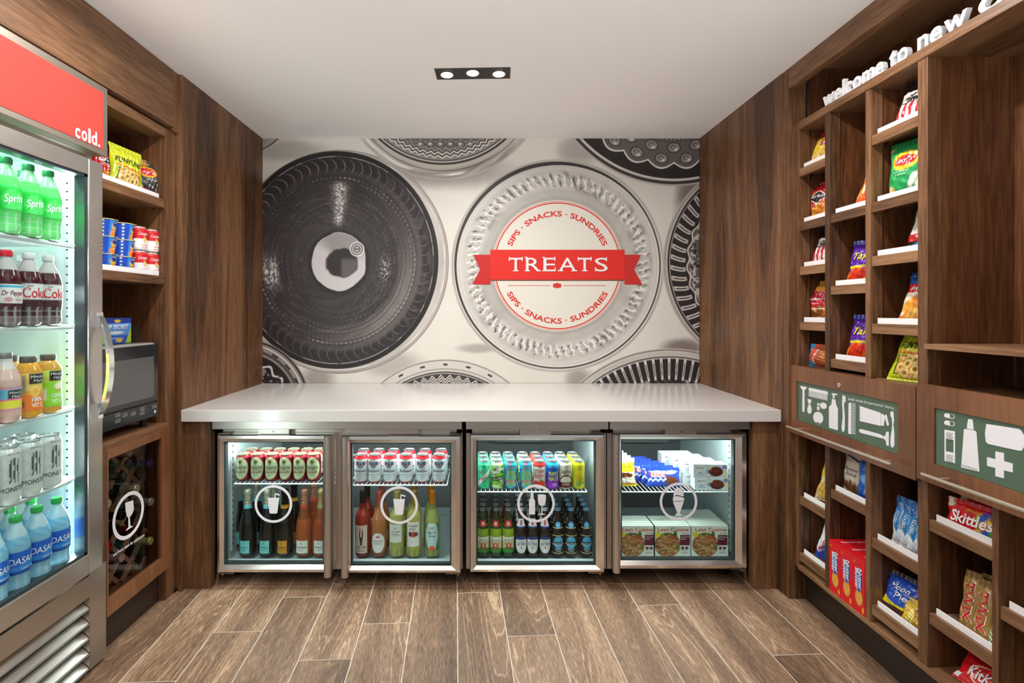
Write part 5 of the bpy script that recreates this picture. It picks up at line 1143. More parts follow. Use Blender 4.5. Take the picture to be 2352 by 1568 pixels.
# ---- drinks in the tall fridge
def sodabottle(kind):
    pr = [(.024, 0), (.032, .004), (.036, .014), (.0345, .03), (.034, .045), (.0365, .060), (.0375, .075), (.0375, .135), (.0355, .150), (.028, .175), (.018, .198), (.0135, .208), (.0130, .214)]
    if kind == 'sprite': liq, liqt, cap = G('6fe07a'), G('a4ecb0'), G('0c7a40')
    elif kind == 'water': liq, liqt, cap = G('9cd6ee'), G('d4ecf4'), G('35b45a')
    elif kind == 'pepper': liq, liqt, cap = G('4a1620'), G('cfc6c6'), G('d42030')
    else: liq, liqt, cap = G('4a1620'), G('d6cccc'), G('dcdcdc')
    hs = .214/.214
    def mk(root):
        def body(a):
            a.m(a.v*0+1, liq).m((a.v > (.80 if kind != 'water' else .78))*1.0, liqt)
            a.m(np.clip(np.sin(a.u*30), 0, 1)**3*(a.v < .28)*.45, G('f2f6f6')).m(np.clip(np.sin(a.v*150), 0, 1)**4*(a.v < .28)*.3, G('f0f6f6'))
            if kind in ('coke', 'pepper'): a.m((a.v < .13)*.35, G('b09aa0'))
            if kind == 'water': a.m(((a.v > .66) & (a.v < .8))*np.clip(np.sin(a.u*18+a.v*60), 0, 1)*.5, G('5aaede'))
            return a
        if kind == 'sprite':
            lab = ('label', .070, .145, pi, lambda a: a.m(a.v*0+1, G('1fd048')).m((a.v > .93)*1.0, G('58e478')).m((np.hypot(a.u/.26, (a.v-.4)/.42) < 1)*(np.abs(np.sin(np.arctan2(a.v-.4, a.u*1.6)*2.5)) > .2)*.25, G('9cf2a8')).rect(-1, 0, 1, .03, G('30c050')),
                   [('Sprite', .02, .50, .32, Wt, dict(shear=.2, w=.052, bold=.04, rot=.12))], PLAST)
        elif kind == 'water':
            lab = ('label', .060, .128, pi, lambda a: a.m(a.v*0+1, G('1c62cc')).m((a.v < .45+.12*np.sin(a.u*9))*1.0, G('2f8ae0')).m((a.v < .16)*1.0, G('174ea8')),
                   [('DASANI', .0, .60, .30, Wt, dict(w=.074, shear=.1)), ('PURIFIED WATER', .1, .22, .09, Wt, dict(w=.04))], PLAST)
        elif kind == 'coke':
            lab = ('label', .082, .135, pi, lambda a: a.m(a.v*0+1, G('dad6d6')).m((a.v < .05)*1.0, G('9a9494')).m((a.v > .95)*1.0, G('9a9494')), [('Diet', -.12, .84, .12, (40, 40, 40), dict(w=.014)), ('Coke', .0, .45, .62, (206, 28, 34), dict(w=.066, bold=.03))], PLAST)
        else:
            lab = ('label', .070, .128, pi, lambda a: a.m(a.v*0+1, G('e4dede')).m((a.v > .80)*1.0, G('36a8c8')).m((a.v > .93)*1.0, G('e4dede')).ell(.12, .2, .09, .14, G('c88a90')).ell(-.1, .2, .09, .14, G('c88a90')).ell(.12, .2, .07, .11, G('e4dede')), [('Dr Pepper', .02, .55, .26, (120, 16, 40), dict(w=.056, shear=.2, bold=.03)), ('Diet', .12, .2, .10, (150, 20, 40), dict(w=.014))], PLAST)
        cp = ('cap', [(.0148, .2125), (.0155, .214), (.0155, .2300), (.0148, .2325)], cap, PLAST)
        bottle(root, pr, JUICE, body, labels=[lab], capprof=[cp])
        k = [c for c in COL.objects if c.parent == root and c.name.startswith('cap')][0]
        q = M()
        for i in range(30): t = i*2*pi/30; q.tube((.0156*cos(t), .0156*sin(t), .2145), (.0156*cos(t), .0156*sin(t), .2295), .0006, 4, cap)
        q.build('cap_ridges', PLAST, k)
    return mk
def juice(kind):
    pr = [(.030, 0), (.036, .006), (.037, .03), (.0345, .07), (.034, .10), (.037, .125), (.0355, .145), (.026, .165), (.0195, .174)]
    liq = {'orange': G('f2a21c'), 'apple': G('e8a83a'), 'pink': G('ecc4bc')}[kind]
    def mk(root):
        body = lambda a: a.m(a.v*0+1, liq).m((a.v > .93)*1.0, tuple(min(255, c+14) for c in liq))
        if kind == 'orange': art = lambda a: a.m(a.v*0+1, G('f2a01e')).m((a.v > .55)*1.0, G('f4c860')).m((a.v < .42)*1.0, G('f07a18')).ell(-.02, .50, .11, .13, G('fbe49a')).ell(-.02, .50, .09, .10, G('f6b02a')).rect(-.17, .72, .22, .98, G('2a2824')).rect(-.42, .45, -.25, .92, G('b09a7a')).rect(-.4, .1, -.28, .26, G('7a5a3a'))
        else: art = lambda a: a.m(a.v*0+1, G('8ed826')).m((a.v > .66)*1.0, G('c8e05a')).ell(.1, .52, .16, .10, G('c43a2a')).ell(.1, .55, .15, .10, G('f2ecd0')).rect(-.17, .72, .22, .98, G('2a2824')).rect(-.42, .2, -.22, .5, G('d8e6c0'))
        labs = [('label', .022, .142, pi, art, [('Minute', .02, .90, .075, Wt, dict(w=.036, shear=.15)), ('Maid', .05, .79, .075, Wt, dict(w=.028, shear=.15)), ('100%', .02, .30, .11, Wt, dict(w=.030, bold=.04)), ('VIT C', .02, .15, .11, Wt, dict(w=.032, bold=.04))], PLAST)]
        bottle(root, pr, JUICE, body, labels=labs, capprof=[('cap', [(.0205, .1725), (.0215, .174), (.0215, .190), (.0205, .1925)], (92, 78, 70), PLAST)])
    def mkp(root):
        pr2 = [(.028, 0), (.035, .005), (.0375, .02), (.036, .05), (.0355, .085), (.0375, .11), (.0365, .130), (.026, .160), (.0165, .182), (.0150, .193)]
        art = lambda a: a.m(a.v*0+1, G('6ab8d8')).m((a.v < .42)*1.0, G('e8d838')).m((a.v > .93)*1.0, G('e888b0')).m((a.v < .06)*1.0, G('e888b0')).rect(-.1, .5, .26, .9, G('2a2824')).m(((a.v > .42) & (a.v < .5))*1.0, G('e86aa0'))
        bottle(root, pr2, JUICE, lambda a: a.m(a.v*0+1, liq).m((a.v > .84)*1.0, G('e4dcda')), labels=[('label', .040, .105, pi, art, [('Minute', .06, .78, .12, Wt, dict(w=.032, shear=.15)), ('Maid', .08, .60, .12, Wt, dict(w=.024, shear=.15))], PLAST)],
               capprof=[('cap', [(.0150, .1925), (.0158, .194), (.0158, .208), (.0150, .210)], (110, 104, 100), PLAST)])
    return mkp if kind == 'pink' else mk
def monster(root):
    def art(a):
        a.m(a.v*0+1, G('e6e8e6')).m(np.clip(np.sin(a.u*14+4*np.sin(a.v*9)), 0, 1)**2*.35, G('c2c8c6')).m((a.v > .93)*1.0, G('d0d2d0'))
        for du in (-.09, -.0, .09):
            wv = .008*np.sin(a.v*22+du*30); a.m(((np.abs(a.u-.02-du-wv) < .022*(1.2-np.abs(a.v-.62)*2.4)) & (a.v > .38) & (a.v < .84-.3*abs(du)))*1.0, G('59605f'))
        return a
    can(root, .0365, .171, art, [('MONSTER', .02, .28, .085, (44, 48, 48), dict(w=.072, bold=.02)), ('ZERO ULTRA', .02, .90, .03, (120, 110, 108), dict(w=.035))])
XF1, XF2 = -1.447, -1.530; LY = [1.717, 1.641, 1.564, 1.487]
def fr(kind, mk, nm, X, lane, z, lab, cat, yaw=80, grp=None, dy=0): place(kind, mk, nm, (X, LY[lane]+dy, z+e), R(yaw), lab, cat, grp)
lanes = ['far lane next to the side wall', 'second lane', 'third lane', 'nearest lane']
for i in range(4):
    fr('spr', sodabottle('sprite'), 'soda_bottle', XF1, i, 1.5355, 'green lemon lime soda bottle, %s, top fridge shelf' % lanes[i], 'soda bottle', 74, 'green soda bottles')
fr('spr', None, 'soda_bottle', XF2, 0, 1.5355, 'green soda bottle behind the first one on the top fridge shelf', 'soda bottle', 74, 'green soda bottles')
for i in (0, 1): fr('cok', sodabottle('coke'), 'soda_bottle', XF1, i, 1.254, 'dark cola bottle with silver label and pale cap, %s' % lanes[i], 'soda bottle', 72, 'silver label cola bottles')
fr('cok', None, 'soda_bottle', XF2, 0, 1.254, 'cola bottle behind the front silver label ones', 'soda bottle', 72, 'silver label cola bottles')
for i in (2, 3): fr('pep', sodabottle('pepper'), 'soda_bottle', XF1, i, 1.254, 'red capped dark soda bottle with white label, %s of the second shelf' % lanes[i], 'soda bottle', 70)
fr('jap', juice('apple'), 'juice_bottle', XF1, 0, .9637, 'apple juice bottle with light green label, far lane of the third shelf', 'juice bottle', 76)
fr('jor', juice('orange'), 'juice_bottle', XF1, 1, .9637, 'orange juice bottle with orange label, second lane of the third shelf', 'juice bottle', 76)
fr('jor', None, 'juice_bottle', XF2, 1, .9637, 'orange juice bottle behind the front orange juice', 'juice bottle', 76, dy=.03)
for i in (2, 3): fr('jpk', juice('pink'), 'juice_bottle', XF1, i, .9637, 'pink lemonade bottle with blue and yellow label, %s' % lanes[i], 'juice bottle', 70)
for i in range(4):
    fr('mon', monster, 'energy_drink_can', XF1, i, .715, 'tall white energy drink can, front of the %s' % lanes[i], 'can', 72, 'white energy drink cans')
    if i < 3: fr('mon', None, 'energy_drink_can', XF2, i, .715, 'tall white energy drink can, second row of the %s' % lanes[i], 'can', 72, 'white energy drink cans')
for i, yy in enumerate((1.752, 1.673, 1.596, 1.519)):
    place('wat', sodabottle('water'), 'water_bottle', (XF1, yy, .434+e), R(76), 'water bottle with blue label and green cap, front row, %s from the far side wall' % ords(i), 'water bottle', 'green capped water bottles')
    if i in (1, 2, 0): place('wat', None, 'water_bottle', (XF2, yy-.004, .434+e), R(76), 'water bottle with green cap, second row, %s from the far side wall' % ords(i), 'water bottle', 'green capped water bottles')

# ---- cooler 1: lager cans, sparkling wine
def cpos(x, Y): return (x-CX)*Y/F
def yueng(root):
    def art(a): return a.m(a.v*0+1, G('6c0c1e')).m((a.v > .90)*1.0, G('902838')).ell(-.0, .51, .36, .41, G('c8a86a')).ell(-.0, .51, .34, .39, G('cdd6b2')).ell(0, .76, .10, .05, G('8a7a3a')).ell(0, .74, .04, .09, G('7a6a34')).rect(-.22, .46, .22, .475, G('a86a50')).rect(-.16, .24, .16, .25, G('8a9a72'))
    can(root, .0342, .1275, art, [('Yuengling', 0, .56, .11, G('33502e'), dict(shear=.35, w=.062)), ('LAGER', 0, .37, .105, G('8a1a24'), dict(w=.054, bold=.03))], lidm=GOLDALU)
FX = [559.8, 593, 626, 658.6, 690.5, 721]
for r, (Y, nm) in enumerate(((2.530, 'front row'), (2.612, 'back row'))):
    for i, x in enumerate(FX): place('yue', yueng, 'beer_can', (cpos(x, 2.53)*(1 if r == 0 else .995), Y, .472+e), R(-4+3*((i*7) % 4)-2), 'maroon lager can with cream oval, %s, %s from left' % (nm, ords(i)), 'beer can', 'maroon lager cans')
def champ(kind):
    pr = [(.034, 0), (.0385, .004), (.040, .02), (.040, .13), (.0365, .165), (.026, .205), (.0175, .240), (.0150, .262), (.0148, .292)]
    if kind == 'lamarca': gl, fo, band, lab = (7, 11, 9), (206, 206, 180), G('66c0d2'), G('7fd0cc')
    elif kind == 'ruff': gl, fo, band, lab = (7, 10, 7), (26, 26, 26), G('e89a2a'), G('dc942c')
    elif kind == 'rose': gl, fo, band, lab = (196, 100, 52), (214, 150, 120), G('c8442e'), G('ece8e0')
    else: gl, fo, band, lab = (190, 84, 46), (208, 176, 120), G('8a9a5a'), G('ece8e0')
    def mk(root):
        def body(a):
            a.m(a.v*0+1, gl)
            if kind in ('rose', 'prov'): a.m((a.v > .62)*.55, (120, 60, 26)).m((a.v < .1)*.5, (90, 40, 18))
            return a
        art = lambda a: a.m(a.v*0+1, lab).m(((np.abs(a.u) > .88) | (np.abs(a.v-.5) > .44))*1.0, tuple(int(c*.82) for c in lab)).m(((np.abs(a.u) > .91) | (np.abs(a.v-.5) > .46))*1.0, lab).ell(0, .78, .12, .07, tuple(int(c*.55) for c in lab))
        tx = {'lamarca': ('LAMARCA', G('1c4a52')), 'ruff': ('RUFFINO', G('3a2410')), 'rose': ('LOUIS PERDRIER', G('4a4440')), 'prov': ('PROVENCE', G('2a3a2a'))}[kind]
        sub = {'lamarca': 'PROSECCO', 'ruff': 'PROSECCO', 'rose': 'BRUT ROSE', 'prov': 'ROSE'}[kind]
        labs = [('label', .020, .082, .62 if kind != 'rose' else .78, art, [(tx[0], 0, .48, .15, tx[1], dict(w=.038 if kind != 'rose' else .050)), (sub, 0, .26, .07, tx[1], dict(w=.022))], PAPER)]
        nb = ('neck_band', [(.0205, .222), (.0182, .238), (.0172, .248)], band, PAPER)
        fz = smooth_prof(pr, 60); 
        fp = [(np.interp(z, [p[1] for p in pr], [p[0] for p in pr])+.0009+.0006*math.sin(z*420), z) for z in np.linspace(.244, .292, 16)]+[(.0172, .294), (.0180, .304), (.0172, .316), (.013, .322), (.0003, .323)]
        bottle(root, pr, DGLASS if kind in ('lamarca', 'ruff') else JUICE, body, labels=labs, capprof=[nb[:1]+([(a_+.0006, b_) for a_, b_ in nb[1]],)+nb[2:], ('foil_cap', fp, fo, FOIL)])
    return mk
zb = .1035
CB = [('lamarca', 569.8, 'teal label, far left'), ('lamarca', 614.4, 'teal label, second'), ('ruff', 654.7, 'orange label'), ('rose', 698.9, 'pink sparkling rose with white label'), ('prov', 737.6, 'half hidden rose beside the door edge')]
for k, x, d in CB: place('ch'+k, champ(k), 'sparkling_wine_bottle', (cpos(x, 2.535), 2.535, zb+e), R(-3), 'sparkling wine bottle, front row, %s' % d, 'wine bottle', 'sparkling wine bottles in the left cooler')
for k, x, d in (('lamarca', 545, 'leftmost, teal neck band'), ('lamarca', 588.4, 'silver foil and teal neck band'), ('lamarca', 628, 'behind the white cup icon'), ('ruff', 673.9, 'black foil with orange band'), ('rose', 718.5, 'copper foil')):
    place('ch'+k, champ(k), 'sparkling_wine_bottle', (cpos(x, 2.622), 2.632, zb+e), R(4), 'sparkling wine bottle, back row, %s' % d, 'wine bottle', 'sparkling wine bottles in the left cooler')
# ---- cooler 1 right door
def bud(root):
    def art(a):
        a.m(a.v*0+1, G('dcdfe2')).m((a.v > .88)*1.0, G('cf2230')).m((a.v < .05)*1.0, G('cf2230'))
        a.m(((a.v < .80) & (a.v > .56) & (np.abs(a.u) < (a.v-.50)*.95))*1.0, G('3a5570')).ell(0, .70, .085, .09, G('dcdfe2')).ell(0, .70, .06, .065, G('3a5570'))
        a.m(((np.abs(a.v-.60-np.abs(a.u)*.4) < .02) & (np.abs(a.u) > .1))*1.0, G('cf2230'))
        for v in (.32, .26, .20, .14, .09): a.m(((np.abs(a.v-v) < .013) & (np.sin(a.u*80+v*99) > -.6) & (np.abs(a.u) < .34))*.7, G('5a6a7a'))
        return a
    can(root, .033, .131, art, [('Budweiser', 0, .45, .095, G('1c2c44'), dict(shear=.2, w=.066, bold=.02))])
BX = [830, 861, 896, 933, 970.6, 1008.6]
for r, (Y, nm) in enumerate(((2.530, 'front row'), (2.612, 'back row'))):
    for i, x in enumerate(BX): place('bud', bud, 'beer_can', (cpos(x, 2.53)+(0 if r == 0 else (-.006 if i == 0 else .004)), Y, .4655+e), R([6, -3, 0, 5, -8, 4][i]), 'red and silver beer can, %s, %s from left' % (nm, ords(i)), 'beer can', 'red and silver beer cans')
def wine(kind):
    pr = [(.033, 0), (.0365, .004), (.0375, .016), (.0375, .175), (.034, .198), (.022, .222), (.0150, .238), (.0142, .262)]
    if kind in ('bouquet', 'exotic'): pr = [(.033, 0), (.0365, .004), (.0375, .016), (.0375, .150), (.035, .175), (.026, .205), (.0165, .235), (.0142, .262)]
    D = {'horse': ((176, 56, 38), (36, 34, 34), (222, 190, 178), 'DARK HORSE', 'ROSE'), 'bouquet': ((204, 128, 82), (206, 104, 92), (232, 226, 220), 'Menage a Trois', 'BOUQUET'),
         'clos': ((200, 197, 116), (196, 182, 120), (226, 226, 220), 'CLOS du BOIS', 'CHARDONNAY'), 'hands': ((206, 198, 112), (178, 140, 60), (236, 230, 226), '14 HANDS', 'PINOT GRIGIO'),
         'exotic': ((184, 190, 108), (232, 140, 36), (196, 222, 222), 'Menage a Trois', 'EXOTIC BLEND')}
    gl, fo, lab, t1, t2 = D[kind]
    def mk(root):
        def body(a):
            a.m(a.v*0+1, gl).m((a.v > .76)*.7, tuple(int(c*.72) for c in gl))
            if kind in ('horse', 'bouquet'): a.m((a.v < .13)*.6, (110, 60, 50))
            else: a.m((a.v < .12)*np.clip(np.sin(a.u*26), 0, 1)*.6, (120, 130, 50))
            return a
        def art(a):
            a.m(a.v*0+1, lab)
            if kind == 'horse': a.m(((np.abs(a.u) < .34-.5*np.abs(a.v-.66)) & (a.v > .42) & (a.v < .90) & ((np.abs(a.u) > .13) | (a.v < .60)))*1.0, G('3a2c2a')).m(((np.abs(a.u) < .16) & (a.v > .30) & (a.v < .5))*1.0, G('3a2c2a'))
            if kind == 'hands': a.ell(-.35, .50, .34, .10, G('3a2a60')).ell(.10, .50, .40, .12, G('d04a26')).ell(.5, .50, .3, .09, G('6a3a5a'))
            if kind == 'exotic': a.m((np.abs(a.u) > .95-1.3*np.abs(a.v-.55)**1.5)*1.0, G('4a7a4a')).ell(0, .05, .45, .12, G('ea6a2a')).ell(-.15, .82, .12, .05, G('d08a4a')).ell(.15, .82, .12, .05, G('d08a4a'))
            if kind == 'bouquet': a.m((np.hypot(a.u/.98, (a.v-.5)/.5)**3 > 1)*1.0, G('a8603a')).ell(-.12, .80, .12, .06, G('c04a5a')).ell(.14, .80, .12, .06, G('c04a5a'))
            if kind == 'clos': a.rect(-.7, .36, .7, .375, G('8a8a80')).ell(0, .76, .14, .05, G('b09a5a'))
            return a
        z0, z1, ah = {'horse': (.020, .155, .80), 'bouquet': (.022, .118, .95), 'clos': (.072, .160, .85), 'hands': (.052, .172, .85), 'exotic': (.035, .165, .95)}[kind]
        vt = {'horse': .22, 'bouquet': .60, 'clos': .60, 'hands': .84, 'exotic': .66}[kind]
        labs = [('label', z0, z1, ah, art, [(t1, 0, vt, .075, G('2a2a2a'), dict(w=.046, shear=.25 if 'Men' in t1 else 0)), (t2, 0, vt-.13, .055, G('3a4048'), dict(w=.032))], PAPER)]
        fp = [(.0155, .255), (.0155, .300), (.0160, .302), (.0160, .311), (.0150, .313), (.0003, .313)]
        if kind != 'horse': fp = [(.0158, .238+.01)]+fp[1:]
        pr2 = pr+[(.0142, .30)]
        bottle(root, pr2, JUICE if kind != 'horse' else JUICE, body, labels=labs, capprof=[('screw_cap', fp, fo, FOIL)])
    return mk
WN = [('horse', 833.3, 843.5, 'red rose with horse head label'), ('bouquet', 871, 878, 'salmon pink with scalloped label'), ('clos', 911, 917.5, 'pale white wine with gold cap'), ('hands', 950.7, 951.4, 'white wine with fruit picture label'), ('exotic', 993.3, 990, 'orange capped with light blue label')]
for k, x, x2, d in WN:
    place('wn'+k, wine(k), 'wine_bottle', (cpos(x, 2.535), 2.535, zb+e), 0, 'front wine bottle, %s' % d, 'wine bottle', 'wine bottles behind the second door')
    place('wn'+k, None, 'wine_bottle', (cpos(x2, 2.62), 2.62, zb+e), R(8), 'rear wine bottle, %s' % d, 'wine bottle', 'wine bottles behind the second door')
# ---- cooler 2 cans
def craft(kind):
    def art(a):
        if kind == 'paradise': a.m(a.v*0+1, G('3ecb96')).blobs(0, .5, .5, .5, 40, [G('1f8a5c'), G('7ae6ba')], .035, 3, 1.6).m((np.abs(a.v-.42-a.u*.7) < .10)*1.0, G('e8e6e2')).ell(-.15, .64, .12, .03, G('c83a5a'))
        if kind == 'cucumber': a.m(a.v*0+1, G('dcead0')).blobs(0, .5, .6, .5, 34, [G('86bc3a'), G('3c7a34'), G('c6e08a')], .10, 5, 1.2).ell(.12, .52, .22, .09, G('8ccf28')).m(((np.abs(a.v-.40-a.u*.12) < .075) & (np.abs(a.u) < .36))*1.0, G('2a4a2c')).ell(-.1, .24, .2, .08, G('9ad432'))
        if kind == 'hazy': a.m(a.v*0+1, G('2fa2b4')).blobs(0, .5, .7, .5, 34, [G('4a5ac0'), G('38c0c8'), G('d06a8a'), G('2a7a8a')], .07, 6, 1.6).m(((np.hypot(a.u/.30, (a.v-.42)/.30) < 1) | ((np.abs(a.u) < .28) & (a.v > .12) & (a.v < .42)))*1.0, G('7ab88a')).m((np.hypot(a.u/.22, (a.v-.45)/.20) < 1)*1.0, G('c0a84a')).m((np.hypot(a.u/.17, (a.v-.45)/.16) < 1)*1.0, G('68b49a')).rect(-.30, .25, .30, .33, G('cc3a34')).ell(0, .80, .12, .03, G('e88aa0'))
        if kind == 'straw': a.m(a.v*0+1, G('e6e0d6')).m((a.v > .84)*1.0, G('d23a36')).ell(-.16, .22, .17, .11, G('cc2a20')).ell(.12, .20, .24, .13, G('e03a26')).ell(.1, .33, .14, .03, G('4a8a3a'))
        if kind == 'purple': a.m(a.v*0+1, G('2a72c8')).m((a.v > .8)*1.0, G('38a8d8')).m(((a.v < .62) & (a.v > .32))*1.0, G('3a4aae')).m((a.v < .32)*1.0, G('8a2aae')).ell(.08, .18, .14, .06, G('c090e0')).ell(0, .72, .4, .05, G('1f4aa0'))
        if kind == 'abita': a.m(a.v*0+1, G('cfc6b4')).m((a.v < .26)*1.0, G('5a1220')).ell(0, .42, .26, .12, G('e0d8c0')).m((np.abs(a.v-.52+a.u*a.u*1.6) < .03)*1.0, G('5a3a30')).m((a.v < .05)*1.0, G('d8d0c4'))
        if kind == 'yellow': a.m(a.v*0+1, G('d8c81e')).m((a.u < -.1)*.6, G('a8be28')).ell(0, .62, .24, .13, G('e6a02a')).ell(0, .62, .19, .10, G('d8d038')).rect(-.28, .42, .28, .45, G('d89a2a')).blobs(0, .26, .3, .12, 14, [G('8aa84a'), G('c0b02a')], .12, 3)
        return a
    tx = {'paradise': [('Paradise', 0, .43, .10, G('c03a5c'), dict(shear=.3, rot=.30, w=.046)), ('PARK', .05, .33, .04, G('c03a5c'), dict(rot=.3, w=.022))],
          'cucumber': [('CUCUMBER', 0, .40, .075, Wt, dict(w=.052, rot=.12, bold=.04)), ('LIME', -.18, .55, .07, G('24402a'), dict(w=.022, bold=.04)), ('GOSE', .16, .27, .06, G('24402a'), dict(w=.024, bold=.04))],
          'hazy': [('HAZY JUICY', 0, .29, .045, Wt, dict(w=.040, bold=.04))],
          'straw': [('STRAW', 0, .66, .15, G('a8242a'), dict(w=.046, bold=.05)), ('BERRY', 0, .49, .15, G('a8242a'), dict(w=.046, bold=.05)), ('LAGER', 0, .38, .035, G('5a3a30'), dict(w=.026))],
          'purple': [('PURPLE', .04, .58, .13, G('ead42a'), dict(w=.052, bold=.05)), ('HAZE', .04, .40, .15, G('ead42a'), dict(w=.052, bold=.05))],
          'abita': [('ABITA', 0, .64, .12, G('5a2a26'), dict(w=.046, bold=.04)), ('AMBER', 0, .19, .07, Wt, dict(w=.036, bold=.03))], 'yellow': [('CITRUS', 0, .25, .07, G('6a8a4a'), dict(w=.04))]}[kind]
    return lambda root: can(root, .0305, .132, art, tx)
CK = [('paradise', 1112, 'mint green craft can'), ('cucumber', 1142.4, 'lime green patterned can'), ('hazy', 1172.8, 'teal floral can, left of the two'), ('hazy', 1208, 'teal floral can, right of the two'), ('straw', 1238.6, 'cream and red strawberry can'), ('purple', 1269, 'blue and purple can'), ('abita', 1298, 'beige and maroon amber can'), ('yellow', 1328.5, 'yellow can')]
for r, (Y, nm) in enumerate(((2.530, 'front row'), (2.598, 'middle row'), (2.665, 'back row'))):
    for i, (k, x, d) in enumerate(CK):
        kk = 'cucumber' if (k == 'hazy' and i == 3 and r > 0) else k
        place('cr'+kk, craft(kk), 'craft_beer_can', (cpos(x, 2.53)-.0035*r, Y, .433+e), R(-6+4*((i*5+r) % 4)), '%s in the %s of craft cans' % (d if kk == k else 'pale green can behind the right teal one', nm), 'beer can', 'craft beer cans')
def longneck(kind):
    pr = [(.024, 0), (.0285, .003), (.030, .010), (.030, .115), (.0275, .132), (.018, .158), (.0130, .178), (.0122, .214), (.0132, .216), (.0130, .224)]
    def mk(root):
        if kind == 'dos': gl = lambda a: a.m(a.v*0+1, G('1c3a16')).m(((a.v > .38) & (a.v < .60))*1.0, G('8aa820')).m((a.v > .6)*1.0, G('24401c')).m((np.abs(a.v-.49) < .02)*0.0, G('cfe04a'))
        else: gl = base((26, 14, 10))
        if kind == 'dos':
            L1 = ('label', .022, .098, 1.25, lambda a: a.m(a.v*0+1, G('c8b884')).m(((a.v > .28) & (a.v < .82))*1.0, G('e2e0d8')*0+0 if 0 else G('d2c89a')).m((a.v > .72)*1.0, G('e8e4d6')).m((a.v < .20+.2*(1-np.abs(a.u)))*1.0, G('3c8a3a')).m((np.abs(np.abs(a.u)-.35-(a.v-.5)*.0) < .16)*0.0, G('cf2a24')), [('XX', 0, .46, .40, G('cf2a24'), dict(w=.038, bold=.07)), ('DOS EQUIS', 0, .80, .13, G('2a5a2a'), dict(w=.040))], PAPER)
            L2 = ('neck_label', .146, .172, 1.1, lambda a: a.m(a.v*0+1, G('c83028')).ell(0, .5, .35, .32, G('eadcc8')), [('XX', 0, .5, .4, G('cf2a24'), dict(w=.012, bold=.06))], PAPER)
            cc = (150, 146, 140)
        elif kind == 'ultra':
            L1 = ('label', .020, .100, 1.05, lambda a: a.m(a.v*0+1, G('ece9ea')).m((a.v > .80)*1.0, G('1c3f86')).m(((np.abs(a.u) < .10) & (a.v > .26) & (a.v < .42))*1.0, G('c8202c')).m((np.hypot(a.u/1.0, (a.v-.55)/.56)**2.4 > 1)*1.0, G('201410')), [('ULTRA', 0, .56, .17, G('1c2c50'), dict(w=.044, bold=.02)), ('Michelob', 0, .72, .07, G('8a2030'), dict(w=.026, shear=.3))], PAPER)
            L2 = ('neck_label', .140, .182, 1.3, lambda a: a.m(a.v*0+1, G('e6e4e6')).m((a.v < .16)*1.0, G('1c3f86')).m(((np.abs(a.u) < .16) & (a.v > .25) & (a.v < .8))*1.0, G('c8202c')), [], PAPER)
            cc = (226, 226, 230)
        else:
            L1 = ('label', .018, .106, 1.25, lambda a: a.m(a.v*0+1, G('16181f')).m((a.v > .95)*1.0, G('e2c890')).m((a.v < .04)*1.0, G('e2c890')).ell(0, .60, .64, .33, G('54b0e0')).m((np.abs(a.v-.55) < .09)*(np.abs(a.u) < .98)*1.0, G('d8e4ec')).m((np.abs(a.v-.55) < .075)*(np.abs(a.u) < .98)*1.0, G('1b2430')), [('BLUE MOON', 0, .55, .10, G('e8ecf0'), dict(w=.052, bold=.03)), ('BELGIAN', 0, .24, .07, Wt, dict(w=.030)), ('WHITE', 0, .13, .07, Wt, dict(w=.024))], PAPER)
            L2 = ('neck_label', .138, .170, 1.3, lambda a: a.m(a.v*0+1, G('16181f')).ell(0, .5, .5, .42, G('54b0e0')).m((a.v < .08)*1.0, G('e2c890')), [('BLUE MOON', 0, .5, .2, Wt, dict(w=.018, bold=.03))], PAPER)
            cc = (120, 170, 204)
        cp = [(.0135, .219), (.0160, .2195), (.0158, .2225), (.0142, .2275), (.0003, .2285)]
        bottle(root, pr, DGLASS, gl, labels=[L1, L2], n=32, capprof=[('crown_cap', cp, cc, FOIL)])
    return mk
LN = [('dos', (1109.1, 1138.9, 1167.1), 'green beer bottle'), ('ultra', (1196, 1223.1, 1250.5), 'brown bottle with white oval label'), ('moon', (1280.2, 1310.9, 1345.7), 'brown bottle with round light blue label')]
for k, xs, d in LN:
    for i, x in enumerate(xs):
        for r in range(4):
            place('ln'+k, longneck(k), 'beer_bottle', (cpos(x, 2.53), 2.53+.0625*r, zb+e), R([3, -5, 2, 7][(i+r) % 4]), '%s, %s column, %s' % (d, ['left', 'middle', 'right'][i], ['front row', 'second row', 'third row', 'last row'][r]), 'beer bottle', {'dos': 'green beer bottles', 'ultra': 'white oval label beer bottles', 'moon': 'blue label beer bottles'}[k])
# ---- freezer
def sandw(root): bag(root, .14, .125, .016, a_sand, [('TOLL HOUSE', 0, .78, .10, G('7a3a1c'), dict(w=.09))], 31, nx=40, nz=40)
for r in range(4): place('san', sandw, 'ice_cream_sandwich_pack', (cpos(1432, 2.53)-.006*r, 2.545+.045*r, .433+e), R(6), 'yellow ice cream sandwich pack, %s of the row' % ['front', 'second', 'third', 'last'][r], 'ice cream pack', 'yellow ice cream sandwich packs', R(-10))
def crunch(root): bag(root, .172, .078, .011, a_crunch, [('CRUNCH', -.38, .74, .26, G('d8242c'), dict(w=.080, bold=.04))], 32, nx=60, nz=36, wr=.4)
for r in range(6): place('cru', crunch, 'ice_cream_bar', (cpos(1528, 2.53)-.022*r+(.006 if r % 2 else 0), 2.545+.040*r, .433+e), R(3), 'blue crispy chocolate ice cream bar, %s in the leaning row' % ['front', 'second', 'third', 'fourth', 'fifth', 'last'][r], 'ice cream bar', 'blue ice cream bars', R(-16))
